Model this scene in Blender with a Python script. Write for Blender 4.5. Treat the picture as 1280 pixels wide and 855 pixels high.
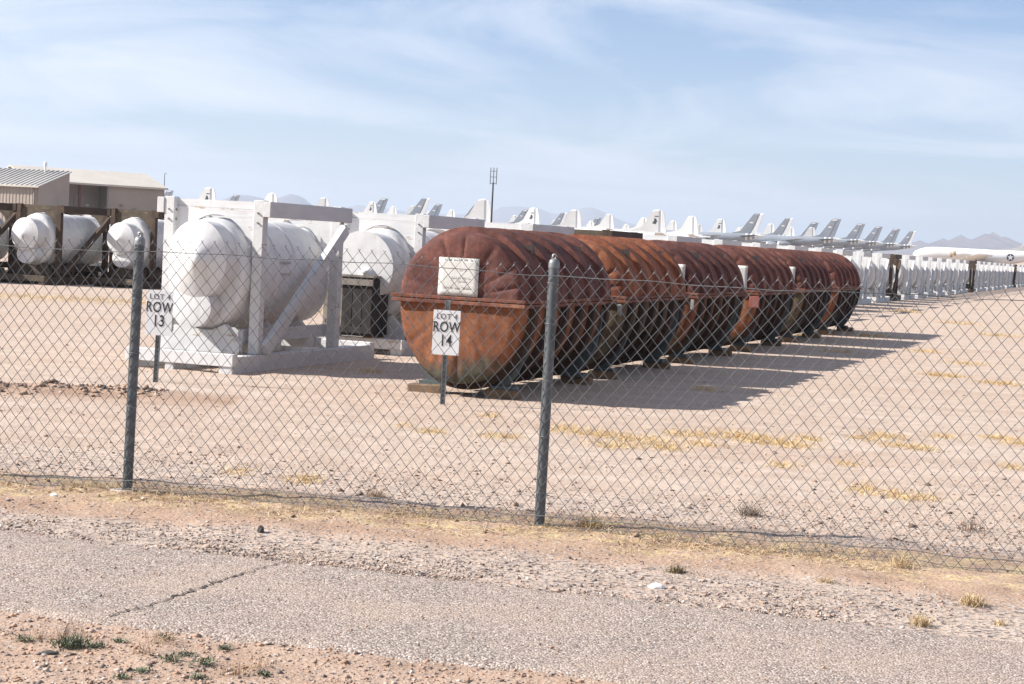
import bpy, bmesh, math, random
import numpy as np
from mathutils import Vector, Matrix, noise

random.seed(7)
RNG = np.random.default_rng(11)
scene = bpy.context.scene
COL = scene.collection
for o in list(bpy.data.objects):
    bpy.data.objects.remove(o)

# ------------------------------------------------------------------ camera
EYE = 1.75
FPX = 2300.0
PITCH = math.atan(124.8 / FPX)
ROLL = math.radians(2.98)
CF = Vector((0, math.cos(PITCH), -math.sin(PITCH)))
_R0 = Vector((1, 0, 0))
_U0 = Vector((0, math.sin(PITCH), math.cos(PITCH)))
CR = math.cos(ROLL) * _R0 + math.sin(ROLL) * _U0
CU = math.cos(ROLL) * _U0 - math.sin(ROLL) * _R0
cam_data = bpy.data.cameras.new('camera')
cam = bpy.data.objects.new('camera', cam_data)
COL.objects.link(cam)
cam_data.sensor_width = 36.0
cam_data.lens = FPX / 1280.0 * 36.0
cam_data.clip_start = 0.1
cam_data.clip_end = 120000
M = Matrix((CR, CU, -CF)).transposed().to_4x4()
M.translation = (0, 0, EYE)
cam.matrix_world = M
scene.camera = cam

# ------------------------------------------------------------------ sky, sun, exposure
SUN_EL = math.radians(35)
SUN_TO = Vector((-math.cos(SUN_EL) * math.cos(math.radians(4)), -math.cos(SUN_EL) * math.sin(math.radians(4)), math.sin(SUN_EL)))
world = bpy.data.worlds.new('World')
scene.world = world
world.use_nodes = True
wn = world.node_tree.nodes
wl = world.node_tree.links
wn.clear()
w_out = wn.new('ShaderNodeOutputWorld')
w_bg = wn.new('ShaderNodeBackground')
w_sky = wn.new('ShaderNodeTexSky')
w_sky.sky_type = 'NISHITA'
w_sky.sun_disc = False
w_sky.sun_elevation = SUN_EL
# Blender: rotation 0 has the sun towards +Y, growing clockwise seen from above
w_sky.sun_rotation = math.atan2(SUN_TO.x, SUN_TO.y) % (2 * math.pi)
w_sky.altitude = 800
w_sky.air_density = 1.0
w_sky.dust_density = 0.25
w_sky.ozone_density = 3.0
w_bg.inputs['Strength'].default_value = 0.056
tc = wn.new('ShaderNodeTexCoord')
sep = wn.new('ShaderNodeSeparateXYZ')
wl.new(tc.outputs['Generated'], sep.inputs[0])
addz = wn.new('ShaderNodeMath'); addz.operation = 'ADD'; addz.inputs[1].default_value = 0.10
wl.new(sep.outputs['Z'], addz.inputs[0])
mx = wn.new('ShaderNodeMath'); mx.operation = 'MAXIMUM'; mx.inputs[1].default_value = 0.03
wl.new(addz.outputs[0], mx.inputs[0])
dx = wn.new('ShaderNodeMath'); dx.operation = 'DIVIDE'
dy = wn.new('ShaderNodeMath'); dy.operation = 'DIVIDE'
wl.new(sep.outputs['X'], dx.inputs[0]); wl.new(mx.outputs[0], dx.inputs[1])
wl.new(sep.outputs['Y'], dy.inputs[0]); wl.new(mx.outputs[0], dy.inputs[1])
cmb = wn.new('ShaderNodeCombineXYZ')
wl.new(dx.outputs[0], cmb.inputs[0]); wl.new(dy.outputs[0], cmb.inputs[1])
mp = wn.new('ShaderNodeMapping')
mp.inputs['Rotation'].default_value = (0, 0, math.radians(24))
mp.inputs['Scale'].default_value = (1.0, 0.95, 1)
mp.inputs['Location'].default_value = (3.3, 1.2, 0)
wl.new(cmb.outputs[0], mp.inputs[0])
cn = wn.new('ShaderNodeTexNoise'); cn.inputs['Scale'].default_value = 0.8
cn.inputs['Detail'].default_value = 8; cn.inputs['Roughness'].default_value = 0.6; cn.inputs['Distortion'].default_value = 0.9
wl.new(mp.outputs[0], cn.inputs['Vector'])
cn2 = wn.new('ShaderNodeTexNoise'); cn2.inputs['Scale'].default_value = 0.33
cn2.inputs['Detail'].default_value = 3
wl.new(mp.outputs[0], cn2.inputs['Vector'])
madd = wn.new('ShaderNodeMath'); madd.operation = 'MULTIPLY_ADD'; madd.inputs[1].default_value = 0.9
wl.new(cn2.outputs['Fac'], madd.inputs[0]); wl.new(cn.outputs['Fac'], madd.inputs[2])
crp = wn.new('ShaderNodeValToRGB')
crp.color_ramp.elements[0].position = 0.66; crp.color_ramp.elements[0].color = (0.0, 0.0, 0.0, 1)
crp.color_ramp.elements[1].position = 0.89; crp.color_ramp.elements[1].color = (0.8, 0.8, 0.8, 1)
mscl = wn.new('ShaderNodeMath'); mscl.operation = 'MULTIPLY'; mscl.inputs[1].default_value = 0.8
wl.new(madd.outputs[0], mscl.inputs[0]); wl.new(mscl.outputs[0], crp.inputs['Fac'])
wmix = wn.new('ShaderNodeMix'); wmix.data_type = 'RGBA'
wl.new(crp.outputs['Color'], wmix.inputs['Factor'])
wtint = wn.new('ShaderNodeMix'); wtint.data_type = 'RGBA'; wtint.blend_type = 'MULTIPLY'; wtint.inputs['Factor'].default_value = 1.0
wtint.inputs['B'].default_value = (0.97, 0.985, 1.14, 1)
wl.new(w_sky.outputs[0], wtint.inputs['A'])
wl.new(wtint.outputs['Result'], wmix.inputs['A'])
wmix.inputs['B'].default_value = (8.1, 8.5, 9.4, 1)
wl.new(wmix.outputs['Result'], w_bg.inputs['Color'])
wl.new(w_bg.outputs[0], w_out.inputs[0])

sl = bpy.data.lights.new('sun', 'SUN')
sl.energy = 5.0
sl.angle = math.radians(0.5)
sl.color = (1.0, 0.955, 0.89)
sun = bpy.data.objects.new('sun', sl)
COL.objects.link(sun)
sun.location = (-30, 0, 30)
sun.rotation_euler = SUN_TO.to_track_quat('Z', 'Y').to_euler()

scene.view_settings.view_transform = 'Standard'
scene.view_settings.look = 'None'
scene.view_settings.gamma = 1.0
scene.view_settings.use_curve_mapping = False
scene.view_settings.exposure = 1.08
scene.render.engine = 'CYCLES'
scene.cycles.max_bounces = 6
scene.cycles.volume_bounces = 0
scene.cycles.use_denoising = True
scene.cycles.sample_clamp_indirect = 8

# ------------------------------------------------------------------ pixel helpers (a pixel gives a direction; depth comes from the ground or a plane)
def ray(px, py):
    d = CF + CR * ((px - 640.0) / FPX) - CU * ((py - 427.5) / FPX)
    return d

def ground_at(px, py, z=0.0):
    d = ray(px, py)
    t = (z - EYE) / d.z
    return Vector((d.x * t, d.y * t, z))

def at_depth(px, py, y):
    d = ray(px, py)
    t = y / d.y
    return Vector((d.x * t, y, EYE + d.z * t))

PSI = math.radians(18.5)                      # the rows of stands run this far to the right of the view direction
UU = Vector((math.sin(PSI), math.cos(PSI), 0))    # along a row, away from the camera
VV = Vector((math.cos(PSI), -math.sin(PSI), 0))   # across a row, to the right

def smooth(a, b, x):
    t = min(1.0, max(0.0, (x - a) / (b - a)))
    return t * t * (3 - 2 * t)

def rise(x, y):
    return 1.0 * smooth(180, 420, y) + 4.2 * smooth(400, 850, y)

# ------------------------------------------------------------------ object helpers
def tag(o, label=None, cat=None, group=None, kind=None):
    if label: o['label'] = label
    if cat: o['category'] = cat
    if group: o['group'] = group
    if kind: o['kind'] = kind
    return o

def empty(name, loc, rz=0.0, label=None, cat=None, group=None):
    o = bpy.data.objects.new(name, None)
    o.empty_display_size = 0.2
    COL.objects.link(o)
    o.location = loc
    o.rotation_euler = (0, 0, rz)
    return tag(o, label, cat, group)

def link_mesh(name, me, mat, parent=None):
    o = bpy.data.objects.new(name, me)
    COL.objects.link(o)
    if mat and not me.materials:
        me.materials.append(mat)
    if parent is not None:
        o.parent = parent
    return o

def copy_tree(o, parent=None):
    c = o.copy()
    COL.objects.link(c)
    if parent is not None:
        c.parent = parent
        c.matrix_parent_inverse = o.matrix_parent_inverse
    for ch in list(o.children):
        copy_tree(ch, c)
    return c

class MB:
    """collects shapes into one mesh"""
    def __init__(self):
        self.v = []; self.f = []; self.m = []; self.sm = []
    def add(self, vs, fs, mi=0, smooth=False):
        n = len(self.v)
        self.v.extend([tuple(p) for p in vs])
        for f in fs:
            self.f.append([i + n for i in f]); self.m.append(mi); self.sm.append(smooth)
    def box(self, a, b, mi=0, bev=0.0, jit=0.0):
        (x0, y0, z0), (x1, y1, z1) = a, b
        if bev <= 0:
            vs = [(x0,y0,z0),(x1,y0,z0),(x1,y1,z0),(x0,y1,z0),(x0,y0,z1),(x1,y0,z1),(x1,y1,z1),(x0,y1,z1)]
            fs = [(0,3,2,1),(4,5,6,7),(0,1,5,4),(1,2,6,5),(2,3,7,6),(3,0,4,7)]
            self.add(vs, fs, mi)
            return
        bm = bmesh.new()
        r = bmesh.ops.create_cube(bm, size=1)
        for v in bm.verts:
            v.co = Vector(((x0+x1)/2 + v.co.x*(x1-x0), (y0+y1)/2 + v.co.y*(y1-y0), (z0+z1)/2 + v.co.z*(z1-z0)))
            if jit: v.co += Vector((random.uniform(-jit,jit), random.uniform(-jit,jit), random.uniform(-jit,jit)))
        bmesh.ops.bevel(bm, geom=list(bm.edges), offset=bev, segments=1, affect='EDGES')
        bm.verts.index_update()
        self.add([v.co.copy() for v in bm.verts], [[v.index for v in f.verts] for f in bm.faces], mi)
        bm.free()
    def bar(self, p, q, w, h, up=(0, 0, 1), mi=0):
        p = Vector(p); q = Vector(q)
        d = (q - p).normalized()
        s = d.cross(Vector(up)).normalized()
        u = s.cross(d).normalized()
        vs = []
        for c in (p, q):
            for a, b in ((-1,-1),(1,-1),(1,1),(-1,1)):
                vs.append(c + s*(a*w/2) + u*(b*h/2))
        self.add(vs, [(3,2,1,0),(4,5,6,7),(0,1,5,4),(1,2,6,5),(2,3,7,6),(3,0,4,7)], mi)
    def tube(self, pts, r, n=8, mi=0, caps=True, smooth=True, r1=None):
        pts = [Vector(p) for p in pts]
        rings = []
        for i, p in enumerate(pts):
            a = pts[max(0, i-1)]; b = pts[min(len(pts)-1, i+1)]
            d = (b - a).normalized()
            ref = Vector((0,0,1)) if abs(d.z) < 0.9 else Vector((1,0,0))
            s = d.cross(ref).normalized(); u = s.cross(d).normalized()
            rr = r if r1 is None else r + (r1 - r) * i / max(1, len(pts)-1)
            rings.append([p + (s*math.cos(2*math.pi*k/n) + u*math.sin(2*math.pi*k/n))*rr for k in range(n)])
        vs = [p for rg in rings for p in rg]
        fs = []
        for i in range(len(rings)-1):
            for k in range(n):
                fs.append((i*n+k, i*n+(k+1)%n, (i+1)*n+(k+1)%n, (i+1)*n+k))
        self.add(vs, fs, mi, smooth)
        if caps:
            self.add(rings[0], [list(range(n))], mi)
            self.add(rings[-1], [list(range(n-1, -1, -1))], mi)
    def loft(self, rings, closed=True, mi=0, caps=(True, True), smooth=True):
        n = len(rings[0])
        vs = [p for rg in rings for p in rg]
        fs = []
        kk = n if closed else n-1
        for i in range(len(rings)-1):
            for k in range(kk):
                fs.append((i*n+k, i*n+(k+1)%n, (i+1)*n+(k+1)%n, (i+1)*n+k))
        self.add(vs, fs, mi, smooth)
        if caps[0]: self.add(rings[0], [list(range(n-1, -1, -1))], mi)
        if caps[1]: self.add(rings[-1], [list(range(n))], mi)
    def prism(self, poly, d, mi=0):
        """poly: list of 3D points (planar), d: extrusion vector"""
        n = len(poly); d = Vector(d)
        a = [Vector(p) for p in poly]; b = [p + d for p in a]
        self.add(a + b, [list(range(n-1, -1, -1)), list(range(n, 2*n))] + [(i, (i+1)%n, n+(i+1)%n, n+i) for i in range(n)], mi)
    def mesh(self, name, mats):
        me = bpy.data.meshes.new(name)
        me.from_pydata(self.v, [], self.f)
        if not isinstance(mats, (list, tuple)): mats = [mats]
        for m in mats: me.materials.append(m)
        me.polygons.foreach_set('material_index', self.m)
        me.polygons.foreach_set('use_smooth', self.sm)
        bm = bmesh.new(); bm.from_mesh(me)
        bmesh.ops.recalc_face_normals(bm, faces=list(bm.faces))
        bm.to_mesh(me); bm.free()
        if any(self.sm): me.set_sharp_from_angle(angle=math.radians(38))
        me.update()
        return me
    def build(self, name, mats, parent=None):
        return link_mesh(name, self.mesh(name, mats), None, parent)

def raw_mesh(name, verts, faces, mat, attr=None, nside=None):
    """fast mesh from numpy arrays of equal-sided faces"""
    me = bpy.data.meshes.new(name)
    verts = np.asarray(verts, dtype=np.float32); faces = np.asarray(faces, dtype=np.int32)
    me.vertices.add(len(verts)); me.vertices.foreach_set('co', verts.ravel())
    ns = faces.shape[1]
    me.loops.add(faces.size); me.loops.foreach_set('vertex_index', faces.ravel())
    me.polygons.add(len(faces)); me.polygons.foreach_set('loop_start', np.arange(0, faces.size, ns, dtype=np.int32))
    me.update(calc_edges=True)
    if attr is not None:
        for nm, arr in attr.items():
            a = me.attributes.new(nm, 'FLOAT_COLOR', 'POINT')
            a.data.foreach_set('color', np.asarray(arr, dtype=np.float32).ravel())
    me.materials.append(mat)
    return me

# ------------------------------------------------------------------ materials
def new_mat(name):
    m = bpy.data.materials.new(name); m.use_nodes = True
    nt = m.node_tree
    b = nt.nodes['Principled BSDF']
    return m, nt, b

def obj_coords(nt, scale=(1, 1, 1), rnd=True):
    t = nt.nodes.new('ShaderNodeTexCoord')
    mpn = nt.nodes.new('ShaderNodeMapping')
    mpn.inputs['Scale'].default_value = scale
    if rnd:
        oi = nt.nodes.new('ShaderNodeObjectInfo')
        ml = nt.nodes.new('ShaderNodeMath'); ml.operation = 'MULTIPLY'; ml.inputs[1].default_value = 37.0
        nt.links.new(oi.outputs['Random'], ml.inputs[0])
        cb = nt.nodes.new('ShaderNodeCombineXYZ')
        for i in range(3): nt.links.new(ml.outputs[0], cb.inputs[i])
        nt.links.new(cb.outputs[0], mpn.inputs['Location'])
    nt.links.new(t.outputs['Object'], mpn.inputs[0])
    return mpn.outputs[0]

def noise_node(nt, vec, scale, detail=5, rough=0.55):
    n = nt.nodes.new('ShaderNodeTexNoise')
    n.inputs['Scale'].default_value = scale; n.inputs['Detail'].default_value = detail
    n.inputs['Roughness'].default_value = rough
    nt.links.new(vec, n.inputs['Vector'])
    return n.outputs['Fac']

def ramp(nt, fac, stops):
    r = nt.nodes.new('ShaderNodeValToRGB')
    els = r.color_ramp.elements
    while len(els) < len(stops): els.new(0.5)
    for e, (p, c) in zip(els, stops):
        e.position = p; e.color = (c[0], c[1], c[2], 1)
    nt.links.new(fac, r.inputs['Fac'])
    return r.outputs['Color']

def mixc(nt, fac, a, b, mode='MIX'):
    m = nt.nodes.new('ShaderNodeMix'); m.data_type = 'RGBA'; m.blend_type = mode
    for s, v in (('Factor', fac), ('A', a), ('B', b)):
        if isinstance(v, (int, float)): m.inputs[s].default_value = v
        elif isinstance(v, tuple): m.inputs[s].default_value = (v[0], v[1], v[2], 1)
        else: nt.links.new(v, m.inputs[s])
    return m.outputs['Result']

def bump(nt, b, h, dist, strength=1.0, chain=None):
    n = nt.nodes.new('ShaderNodeBump')
    n.inputs['Distance'].default_value = dist; n.inputs['Strength'].default_value = strength
    nt.links.new(h, n.inputs['Height'])
    if chain is not None: nt.links.new(chain, n.inputs['Normal'])
    nt.links.new(n.outputs[0], b.inputs['Normal'])
    return n.outputs[0]

def basic(name, c1, c2, scale=4.0, rough=0.6, bdist=0.0, metal=0.0, vscale=(1,1,1), lo=0.3, hi=0.7, detail=5, spec=0.5, fine=None):
    m, nt, b = new_mat(name)
    vec = obj_coords(nt, vscale)
    f = noise_node(nt, vec, scale, detail)
    col = ramp(nt, f, [(lo, c1), (hi, c2)])
    if fine:
        f2 = noise_node(nt, vec, fine[0], 4)
        col = mixc(nt, fine[1], col, ramp(nt, f2, [(0.35, (0.25,0.25,0.25)), (0.65, (1,1,1))]), 'MULTIPLY')
    nt.links.new(col, b.inputs['Base Color'])
    b.inputs['Roughness'].default_value = rough
    b.inputs['Metallic'].default_value = metal
    b.inputs['Specular IOR Level'].default_value = spec
    if bdist > 0: bump(nt, b, f if not fine else f2, bdist)
    return m

MAT = {}
def make_materials():
    # --- soil: pale pinkish caliche with straw and gravel zones kept in a colour attribute (r: brown strip, g: gravelly, b: straw litter)
    m, nt, b = new_mat('soil')
    vec = obj_coords(nt, rnd=False)
    big = noise_node(nt, vec, 0.35, 4); mid = noise_node(nt, vec, 2.6, 5); fine = noise_node(nt, vec, 38, 4, 0.65)
    base = ramp(nt, mid, [(0.28, (0.485, 0.375, 0.295)), (0.5, (0.565, 0.45, 0.36)), (0.72, (0.62, 0.51, 0.42))])
    base = mixc(nt, ramp(nt, big, [(0.42, (0, 0, 0)), (0.68, (0.55, 0.55, 0.55))]), base, (0.53, 0.385, 0.285))
    tcs = nt.nodes.new('ShaderNodeTexCoord'); mps = nt.nodes.new('ShaderNodeMapping')
    mps.inputs['Rotation'].default_value = (0, 0, 0.2); mps.inputs['Scale'].default_value = (0.12, 1.6, 1)
    nt.links.new(tcs.outputs['Object'], mps.inputs[0])
    grade = noise_node(nt, mps.outputs[0], 1.3, 6, 0.65)
    base = mixc(nt, ramp(nt, grade, [(0.5, (0, 0, 0)), (0.66, (0.6, 0.6, 0.6))]), base, (0.47, 0.345, 0.26))
    base = mixc(nt, ramp(nt, grade, [(0.34, (0.5, 0.5, 0.5)), (0.46, (0, 0, 0))]), base, (0.66, 0.55, 0.46))
    at = nt.nodes.new('ShaderNodeAttribute'); at.attribute_name = 'zone'
    sp = nt.nodes.new('ShaderNodeSeparateColor'); nt.links.new(at.outputs['Color'], sp.inputs[0])
    base = mixc(nt, sp.outputs[0], base, ramp(nt, mid, [(0.3, (0.36, 0.225, 0.15)), (0.7, (0.47, 0.31, 0.21))]))
    straw = ramp(nt, fine, [(0.3, (0.50, 0.37, 0.20)), (0.65, (0.66, 0.52, 0.30))])
    # litter is patchy
    lit = nt.nodes.new('ShaderNodeMath'); lit.operation = 'MULTIPLY'
    pat = ramp(nt, noise_node(nt, vec, 5.5, 6, 0.7), [(0.45, (0, 0, 0)), (0.6, (1, 1, 1))])
    nt.links.new(sp.outputs[2], lit.inputs[0]); nt.links.new(pat, lit.inputs[1])
    base = mixc(nt, lit.outputs[0], base, straw)
    vo = nt.nodes.new('ShaderNodeTexVoronoi'); vo.inputs['Scale'].default_value = 42
    nt.links.new(vec, vo.inputs['Vector'])
    hsv = nt.nodes.new('ShaderNodeSeparateColor'); nt.links.new(vo.outputs['Color'], hsv.inputs[0])
    peb = ramp(nt, hsv.outputs[0], [(0.0, (0.12, 0.10, 0.10)), (0.25, (0.32, 0.26, 0.22)), (0.6, (0.5, 0.4, 0.33)), (0.85, (0.56, 0.47, 0.40))])
    # only some of the cells are stones
    pm = nt.nodes.new('ShaderNodeMath'); pm.operation = 'LESS_THAN'
    thr = nt.nodes.new('ShaderNodeMath'); thr.operation = 'MULTIPLY_ADD'; thr.inputs[1].default_value = 0.75; thr.inputs[2].default_value = 0.06
    nt.links.new(sp.outputs[1], thr.inputs[0])
    nt.links.new(hsv.outputs[1], pm.inputs[0]); nt.links.new(thr.outputs[0], pm.inputs[1])
    base = mixc(nt, pm.outputs[0], base, peb)
    base = mixc(nt, 0.35, base, ramp(nt, fine, [(0.32, (0.55, 0.5, 0.47)), (0.62, (1.0, 1.0, 1.0))]), 'MULTIPLY')
    base = mixc(nt, 1.0, base, (0.82, 0.82, 0.83), 'MULTIPLY')
    nt.links.new(base, b.inputs['Base Color'])
    b.inputs['Roughness'].default_value = 0.95; b.inputs['Specular IOR Level'].default_value = 0.15
    c = bump(nt, b, mid, 0.05, 0.7)
    c = bump(nt, b, fine, 0.012, 0.8, c)
    bump(nt, b, vo.outputs['Distance'], 0.008, 0.5, c)
    MAT['soil'] = m
    # --- chip-seal path
    m, nt, b = new_mat('chip_seal')
    vec = obj_coords(nt, rnd=False)
    vo = nt.nodes.new('ShaderNodeTexVoronoi'); vo.inputs['Scale'].default_value = 98
    nt.links.new(vec, vo.inputs['Vector'])
    s2 = nt.nodes.new('ShaderNodeSeparateColor'); nt.links.new(vo.outputs['Color'], s2.inputs[0])
    chips = ramp(nt, s2.outputs[0], [(0.0, (0.12, 0.105, 0.10)), (0.18, (0.20, 0.175, 0.165)), (0.42, (0.285, 0.24, 0.215)), (0.66, (0.34, 0.285, 0.25)), (0.9, (0.42, 0.365, 0.33)), (1.0, (0.56, 0.52, 0.49))])
    gap = ramp(nt, vo.outputs['Distance'], [(0.5, (1, 1, 1)), (0.9, (0.6, 0.56, 0.54))])
    col = mixc(nt, 1.0, chips, gap, 'MULTIPLY')
    dust = ramp(nt, noise_node(nt, vec, 1.1, 6, 0.6), [(0.42, (0, 0, 0)), (0.75, (0.5, 0.5, 0.5))])
    col = mixc(nt, 1.0, mixc(nt, dust, col, (0.42, 0.325, 0.26)), (1.03, 0.99, 0.95), 'MULTIPLY')
    nt.links.new(col, b.inputs['Base Color'])
    b.inputs['Roughness'].default_value = 0.9; b.inputs['Specular IOR Level'].default_value = 0.2
    inv = nt.nodes.new('ShaderNodeMath'); inv.operation = 'SUBTRACT'; inv.inputs[0].default_value = 1.0
    nt.links.new(vo.outputs['Distance'], inv.inputs[1])
    bump(nt, b, inv.outputs[0], 0.006, 0.8)
    MAT['chip_seal'] = m
    # --- stones, straw: colour per vertex
    for nm, rg in (('stones', 0.9), ('straw', 0.85), ('leaf', 0.7)):
        m, nt, b = new_mat(nm)
        at = nt.nodes.new('ShaderNodeAttribute'); at.attribute_name = 'tint'
        nt.links.new(at.outputs['Color'], b.inputs['Base Color'])
        b.inputs['Roughness'].default_value = rg; b.inputs['Specular IOR Level'].default_value = 0.2
        MAT[nm] = m
    # --- rust
    def rust(name, cols, zlow=None):
        m, nt, b = new_mat(name)
        vec = obj_coords(nt)
        f1 = noise_node(nt, vec, 2.2, 6, 0.6); f2 = noise_node(nt, vec, 24, 5, 0.65)
        f0 = noise_node(nt, vec, 7.5, 6, 0.7)
        fm = nt.nodes.new('ShaderNodeMath'); fm.operation = 'MULTIPLY_ADD'; fm.inputs[1].default_value = 0.55
        fs = nt.nodes.new('ShaderNodeMath'); fs.operation = 'MULTIPLY'; fs.inputs[1].default_value = 0.45
        nt.links.new(f0, fs.inputs[0]); nt.links.new(f1, fm.inputs[0]); nt.links.new(fs.outputs[0], fm.inputs[2])
        col = ramp(nt, fm.outputs[0], [(0.34, tuple(v * 0.8 for v in cols[0])), (0.5, cols[1]), (0.64, tuple(v * 1.15 for v in cols[2]))])
        if zlow:
            t = nt.nodes.new('ShaderNodeTexCoord'); sx = nt.nodes.new('ShaderNodeSeparateXYZ')
            nt.links.new(t.outputs['Object'], sx.inputs[0])
            ad = nt.nodes.new('ShaderNodeMath'); ad.operation = 'MULTIPLY_ADD'; ad.inputs[1].default_value = 0.9
            nt.links.new(f1, ad.inputs[0]); nt.links.new(sx.outputs['Z'], ad.inputs[2])
            msk = ramp(nt, ad.outputs[0], [(0.70, (1, 1, 1)), (0.92, (0, 0, 0))])
            col = mixc(nt, msk, col, zlow)
        streak = noise_node(nt, obj_coords(nt, (9, 9, 1.0)), 1.6, 4)
        col = mixc(nt, 0.55, col, ramp(nt, streak, [(0.35, (0.55, 0.5, 0.5)), (0.62, (1, 1, 1))]), 'MULTIPLY')
        col = mixc(nt, 0.45, col, ramp(nt, f2, [(0.35, (0.5, 0.45, 0.43)), (0.6, (1, 1, 1))]), 'MULTIPLY')
        nt.links.new(col, b.inputs['Base Color'])
        b.inputs['Roughness'].default_value = 0.8
        b.inputs['Specular IOR Level'].default_value = 0.2
        c = bump(nt, b, f1, 0.02, 0.22)
        bump(nt, b, f2, 0.003, 0.6, c)
        return m
    MAT['rust_lid'] = rust('rust_lid', [(0.088, 0.039, 0.036), (0.128, 0.053, 0.044), (0.185, 0.075, 0.054)])
    MAT['rust_lid_faded'] = rust('rust_lid_faded', [(0.11, 0.045, 0.038), (0.16, 0.064, 0.050), (0.215, 0.09, 0.064)])
    MAT['rust_lid_orange'] = rust('rust_lid_orange', [(0.16, 0.054, 0.033), (0.24, 0.086, 0.045), (0.31, 0.125, 0.062)])
    MAT['rust_low'] = rust('rust_low', [(0.15, 0.055, 0.03), (0.225, 0.088, 0.042), (0.28, 0.12, 0.06)], (0.09, 0.085, 0.06))
    MAT['rust_low_olive'] = rust('rust_low_olive', [(0.10, 0.078, 0.045), (0.14, 0.105, 0.065), (0.18, 0.105, 0.055)], (0.08, 0.085, 0.065))
    MAT['rust_rib_shade'] = rust('rust_rib_shade', [(0.028, 0.022, 0.019), (0.05, 0.032, 0.024), (0.08, 0.042, 0.028)])  # lower ribs darkened in the colour itself, standing in for their shadow
    MAT['rust_flange'] = rust('rust_flange', [(0.12, 0.05, 0.034), (0.18, 0.072, 0.048), (0.27, 0.13, 0.08)])
    MAT['cradle_paint'] = basic('cradle_paint', (0.05, 0.066, 0.07), (0.10, 0.12, 0.12), 5, 0.6, 0.002, fine=(30, 0.4))
    MAT['dark_metal'] = basic('dark_metal', (0.02, 0.015, 0.013), (0.05, 0.03, 0.024), 9, 0.6)
    MAT['placard'] = basic('placard', (0.50, 0.485, 0.445), (0.60, 0.585, 0.545), 6, 0.5, fine=(40, 0.12))
    MAT['placard_burn'] = basic('placard_burn', (0.50, 0.36, 0.22), (0.68, 0.6, 0.48), 14, 0.6)
    MAT['faded_ink'] = basic('faded_ink', (0.25, 0.25, 0.24), (0.5, 0.49, 0.45), 30, 0.6)
    MAT['red_box'] = basic('red_box', (0.20, 0.055, 0.04), (0.28, 0.085, 0.06), 8, 0.6)
    MAT['tag_grey'] = basic('tag_grey', (0.20, 0.20, 0.19), (0.30, 0.30, 0.28), 10, 0.6)
    # --- white shrink wrap
    m, nt, b = new_mat('white_wrap')
    vec = obj_coords(nt)
    f1 = noise_node(nt, vec, 1.6, 3); f2 = noise_node(nt, vec, 9, 4); f3 = noise_node(nt, obj_coords(nt, (6, 1, 1)), 2.0, 4)
    col = ramp(nt, f2, [(0.3, (0.53, 0.522, 0.515)), (0.6, (0.59, 0.585, 0.58))])
    col = mixc(nt, 0.5, col, ramp(nt, f3, [(0.30, (0.80, 0.76, 0.71)), (0.46, (1, 1, 1))]), 'MULTIPLY')
    nt.links.new(col, b.inputs['Base Color'])
    b.inputs['Roughness'].default_value = 0.5; b.inputs['Specular IOR Level'].default_value = 0.3
    c = bump(nt, b, f1, 0.02, 0.12)
    c = bump(nt, b, f3, 0.008, 0.4, c)
    bump(nt, b, f2, 0.005, 0.4, c)
    MAT['white_wrap'] = m
    # --- painted timber
    def timber(name, cols, worn, amt, axis=1):
        m, nt, b = new_mat(name)
        sc = [14, 14, 14]; sc[axis] = 0.8
        grain = noise_node(nt, obj_coords(nt, tuple(sc)), 1.5, 6, 0.6)
        patch = noise_node(nt, obj_coords(nt, (2.0, 0.9, 2.0)), 2.5, 5, 0.65)
        col = ramp(nt, patch, [(0.3, cols[0]), (0.65, cols[1])])
        ad = nt.nodes.new('ShaderNodeMath'); ad.operation = 'MULTIPLY'
        nt.links.new(grain, ad.inputs[0]); nt.links.new(patch, ad.inputs[1])
        msk = ramp(nt, ad.outputs[0], [(amt, (0, 0, 0)), (amt + 0.04, (1, 1, 1))])
        col = mixc(nt, msk, col, worn)
        nt.links.new(col, b.inputs['Base Color'])
        b.inputs['Roughness'].default_value = 0.75; b.inputs['Specular IOR Level'].default_value = 0.2
        bump(nt, b, grain, 0.006, 0.8)
        return m
    MAT['white_timber'] = timber('white_timber', [(0.48, 0.475, 0.472), (0.565, 0.56, 0.556)], (0.34, 0.27, 0.2), 0.365)
    MAT['white_timber_x'] = timber('white_timber_x', [(0.51, 0.505, 0.50), (0.585, 0.58, 0.576)], (0.36, 0.29, 0.22), 0.335, 0)
    MAT['brown_timber'] = timber('brown_timber', [(0.045, 0.033, 0.026), (0.085, 0.058, 0.042)], (0.16, 0.10, 0.06), 0.36, 2)
    MAT['brown_board'] = timber('brown_board', [(0.06, 0.048, 0.036), (0.11, 0.085, 0.06)], (0.2, 0.15, 0.11), 0.34, 0)
    MAT['grey_wood'] = timber('grey_wood', [(0.14, 0.12, 0.10), (0.24, 0.21, 0.18)], (0.07, 0.05, 0.04), 0.34, 2)
    MAT['dark_wood'] = timber('dark_wood', [(0.02, 0.018, 0.017), (0.042, 0.036, 0.033)], (0.07, 0.055, 0.045), 0.38, 2)
    MAT['block_wood'] = timber('block_wood', [(0.11, 0.072, 0.045), (0.2, 0.135, 0.085)], (0.3, 0.21, 0.14), 0.33, 0)
    MAT['bolt'] = basic('bolt', (0.16, 0.13, 0.11), (0.3, 0.25, 0.22), 20, 0.5, metal=0.6)
    # --- fence
    MAT['galv_wire'] = basic('galv_wire', (0.085, 0.09, 0.095), (0.165, 0.17, 0.175), 3, 0.5, metal=0.25, spec=0.4)
    MAT['galv_post'] = basic('galv_post', (0.075, 0.085, 0.092), (0.13, 0.14, 0.148), 6, 0.55, 0.001, metal=0.25, vscale=(1, 1, 0.5), fine=(40, 0.3))
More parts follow.
